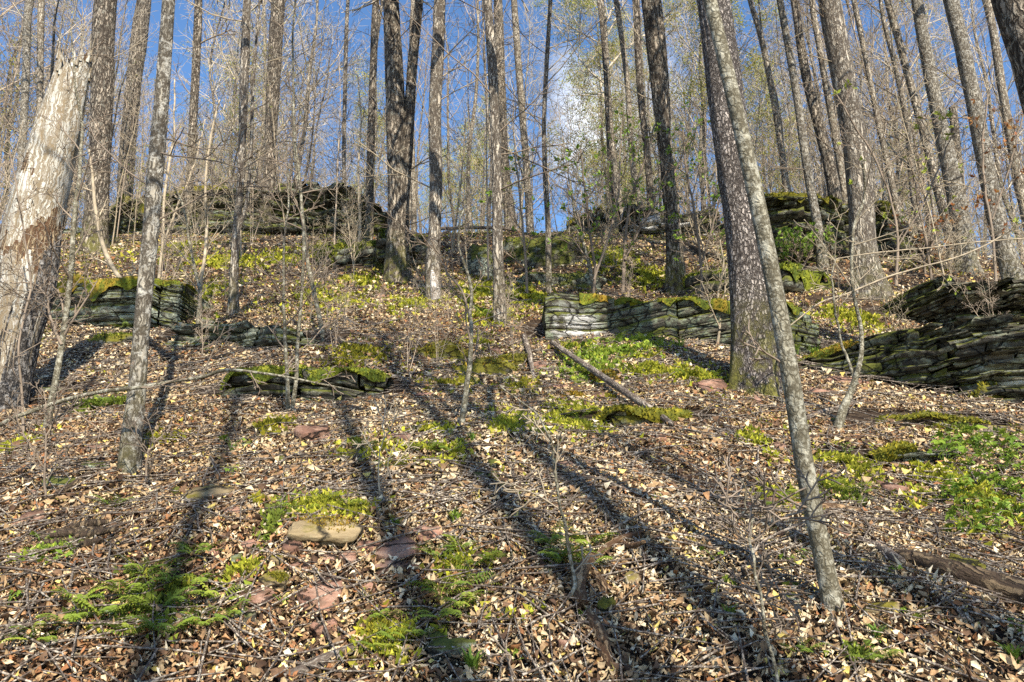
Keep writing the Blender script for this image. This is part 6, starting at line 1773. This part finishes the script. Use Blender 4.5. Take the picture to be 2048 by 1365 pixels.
S('sapling with dangling fresh yellow leaves across the tall ridged trunk', [[(1790, 560, 6), (1795, 470, 5), (1775, 380, 4), (1740, 300, 4), (1690, 220, 3), (1660, 170, 2)], [(1792, 500, 4), (1840, 420, 3), (1880, 330, 3), (1910, 250, 2)]], Y=8.2, seed=20, ntw=12, tl=0.9, leaves='bud', nleaf=44, lsize=0.06)
S('young tree keeping rust brown leaves on the right', [[(1990, 560, 6), (1985, 470, 5), (1970, 380, 5), (1965, 290, 4), (1975, 190, 3)], [(1985, 440, 4), (2020, 330, 3), (2045, 230, 3)]], Y=11.0, seed=21, ntw=12, tl=0.8, leaves='rust', nleaf=46, lsize=0.085)
S('low shrub holding orange leaves by the blackish right cliff', [[(1850, 550, 5), (1845, 510, 5), (1820, 470, 4), (1790, 440, 3)], [(1848, 520, 4), (1870, 480, 4), (1895, 440, 3)]], seed=22, ntw=9, tl=0.7, leaves='rust', nleaf=60, lsize=0.085)
S('green leafing shrub in front of the blackish right cliff', [[(1600, 545, 5), (1595, 510, 4), (1585, 480, 3)], [(1602, 540, 5), (1625, 500, 4), (1640, 470, 3)], [(1598, 540, 4), (1570, 515, 3), (1560, 490, 2)]], seed=23, ntw=14, tl=0.7, leaves='green', nleaf=230, lsize=0.10, name='leafy_shrub')
S('bare sapling against the pale ledge with white stem', [[(1432, 690, 6), (1440, 640, 6), (1436, 590, 5), (1446, 540, 4), (1440, 480, 3)], [(1436, 620, 4), (1450, 585, 3), (1452, 540, 2)]], seed=24, ntw=8, tl=0.6, mat='twig_sap')
S('dark stem casting its shadow on the pale ledge', [[(1190, 590, 9), (1180, 540, 8), (1165, 480, 6), (1150, 430, 5), (1140, 360, 4)]], seed=25, ntw=10, tl=1.0)
S('long curving twig at the bottom beside the sedge clump', [[(1060, 1400, 4), (1010, 1300, 3), (960, 1240, 2)]], Y=2.7, seed=26, ntw=2, tl=0.15)
S('sapling in the gap between forked trunk and left cliff', [[(715, 520, 6), (720, 450, 5), (716, 360, 4), (722, 250, 3), (715, 150, 2)]], seed=27, ntw=14, tl=1.2, mat='twig_sap')
S('bare sapling close behind the dark upright stem', [[(905, 500, 5), (915, 420, 4), (925, 330, 3), (930, 240, 2)]], seed=28, ntw=12, tl=1.2, mat='twig_sap')
S('thin sapling left of the seamed grey trunk', [[(1865, 585, 6), (1855, 500, 5), (1835, 400, 4), (1820, 320, 3)]], seed=29, ntw=10, tl=0.8, leaves='bud', nleaf=20, lsize=0.06)
S('bare sapling below the snag in the left foreground', [[(100, 1000, 5), (88, 930, 4), (96, 860, 3), (84, 780, 2)], [(92, 940, 3), (60, 890, 3), (30, 850, 2)]], seed=30, ntw=7, tl=0.35)
S('thin bent twig rising left of the thin grey trunk foot', [[(300, 980, 5), (290, 940, 4), (305, 890, 3), (345, 850, 2)]], seed=31, ntw=5, tl=0.3)
S('thin whip standing among the left shadow bands', [[(765, 1000, 4), (756, 940, 3), (768, 870, 2), (752, 800, 2)]], seed=32, ntw=4, tl=0.3, mat='twig_sap')

# ------------------------------------------------------------------ brush: prototypes of bare saplings copied along the upper slope and crest
def brush_proto(seed, h, mat, nst=1, green=None, n=16):
    rng = np.random.default_rng(seed)
    tubes, tips = [], []
    root = empty('sapling', (0, 0, -50), 'x', 'sapling')
    for s_ in range(nst):
        lean = rng.normal(0, 0.12, 2)
        m = 8
        f = np.linspace(0, 1, m)
        P = np.stack([lean[0] * f * h + 0.08 * vnoise(f * 3, seed, s_, 1), lean[1] * f * h + 0.08 * vnoise(f * 3, seed, s_, 2), -0.1 + f * h], 1)
        r = 0.017 * (h / 5) * (1 - 0.8 * f)
        V, q, t3 = trunk_geo(P, r, 7, 26, 0.2, 0.1, 0.05, 0, 9, seed)
        link('stem', mk_mesh('stem', V, q, t3, mat=M[mat]), root)
        for j in range(n):
            u = 0.15 + 0.83 * (j + rng.random() * 0.6) / n
            p = P[0] * 0
            i = u * (m - 1); a = int(i); p = P[a] * (1 - (i - a)) + P[min(a + 1, m - 1)] * (i - a)
            d = perp_dir(np.array([0, 0, 1.0]), R(rng.uniform(30, 62)), j * 2.4 + s_)
            grow(tubes, tips, p, d, h * 0.26 * rng.uniform(0.5, 1.1) * (1.15 - 0.6 * u), 0.009, 0, [(4, 0.75, 0.5, 0.10, 0.04), (3, 0.75, 0.55, 0.13, 0.03), (0, 0, 0, 0.16, 0.0)], rng, 0.0045)
    V, q = tubes_geo(tubes, 3)
    link('twigs', mk_mesh('twigs', V, q, mat=M[mat]), root)
    if green:
        v, t3, c_ = cluster_leaves(tips, green[1], 0.05, LEAF_PAL[green[0]], rng, per=3)
        tag(link('leaves', mk_mesh('leaves', v, None, t3, smooth=False, mat=M['green'], colors=c_), root), kind='stuff')
    return root
BR = [brush_proto(801, 5.5, 'twig_sap'), brush_proto(802, 4.2, 'twig_sap', 2), brush_proto(803, 6.5, 'twig_warm'), brush_proto(804, 3.2, 'twig_warm', 3, n=9), brush_proto(805, 5.0, 'twig_sap', 1, ('bud', 150)), brush_proto(806, 7.5, 'twig_sap', 1, ('bud', 90), n=20)]
BK = ['bare straight sapling', 'two stemmed bare sapling', 'tall reddish twigged sapling', 'low bushy bare sapling', 'sapling with opening buds', 'tall sapling with sparse opening buds']
def zone2(x, y):
    px = CX + F * x / y / 1.06
    if px < 200: return 'behind the bleached snag'
    if px < 450: return 'around the thin grey trunk'
    if px < 780: return 'below and on the left cliff'
    if px < 1000: return 'among the centre trunks'
    if px < 1300: return 'above the pale ledge'
    if px < 1560: return 'behind the big scaly trunk'
    if px < 1850: return 'by the blackish right cliff'
    return 'behind the right outcrop'
rng = np.random.default_rng(44)
used = []
cnt = 0
while cnt < 120:
    y = rng.uniform(12.5, 33.0)
    x = rng.uniform(-0.78 * y, 0.78 * y)
    px = CX + F * x / y / 1.06
    w = 1.0 if px < 760 else (0.55 if px < 1500 else 0.7)
    if y < 18: w *= 0.40
    if 1500 < px < 1870 and y < 20: w *= 0.2
    if 230 < px < 780 and 15 < y < 22: w *= 0.5
    if rng.random() > w: continue
    if any((x - a) ** 2 + (y - b_) ** 2 < 0.5 for a, b_ in used): continue
    used.append((x, y)); cnt += 1
    pr = np.array([3, 3, 3, 2.5, 1, 1.5]) if px < 800 else np.array([2, 2, 1.5, 2, 3, 3])
    k = rng.choice(6, p=pr / pr.sum())
    where = ('on the slope ' if y < 21 else 'beyond the crest ') + zone2(x, y)
    copy_tree(BR[k], (x, y, float(H(x, y))), rng.random() * 6.28, rng.uniform(0.6, 1.1), f'{BK[k]} {where}', 'saplings on the upper slope and crest')
for i in range(46):
    y = rng.uniform(6.5, 21.0); x = rng.uniform(-0.72 * y, 0.72 * y)
    k = int(rng.choice([1, 3, 3]))
    px = CX + F * x / y / 1.06
    if 1080 < px < 1560 and y < 9.6: continue
    copy_tree(BR[k], (x, y, float(H(x, y))), rng.random() * 6.28, rng.uniform(0.16, 0.42), f"knee high dry {'twin stemmed' if k == 1 else 'many stemmed'} brush on the slope {zone2(x, y)}", 'low dry brush on the slope')
for b_ in BR:
    for ch in list(b_.children): bpy.data.objects.remove(ch)
    bpy.data.objects.remove(b_)
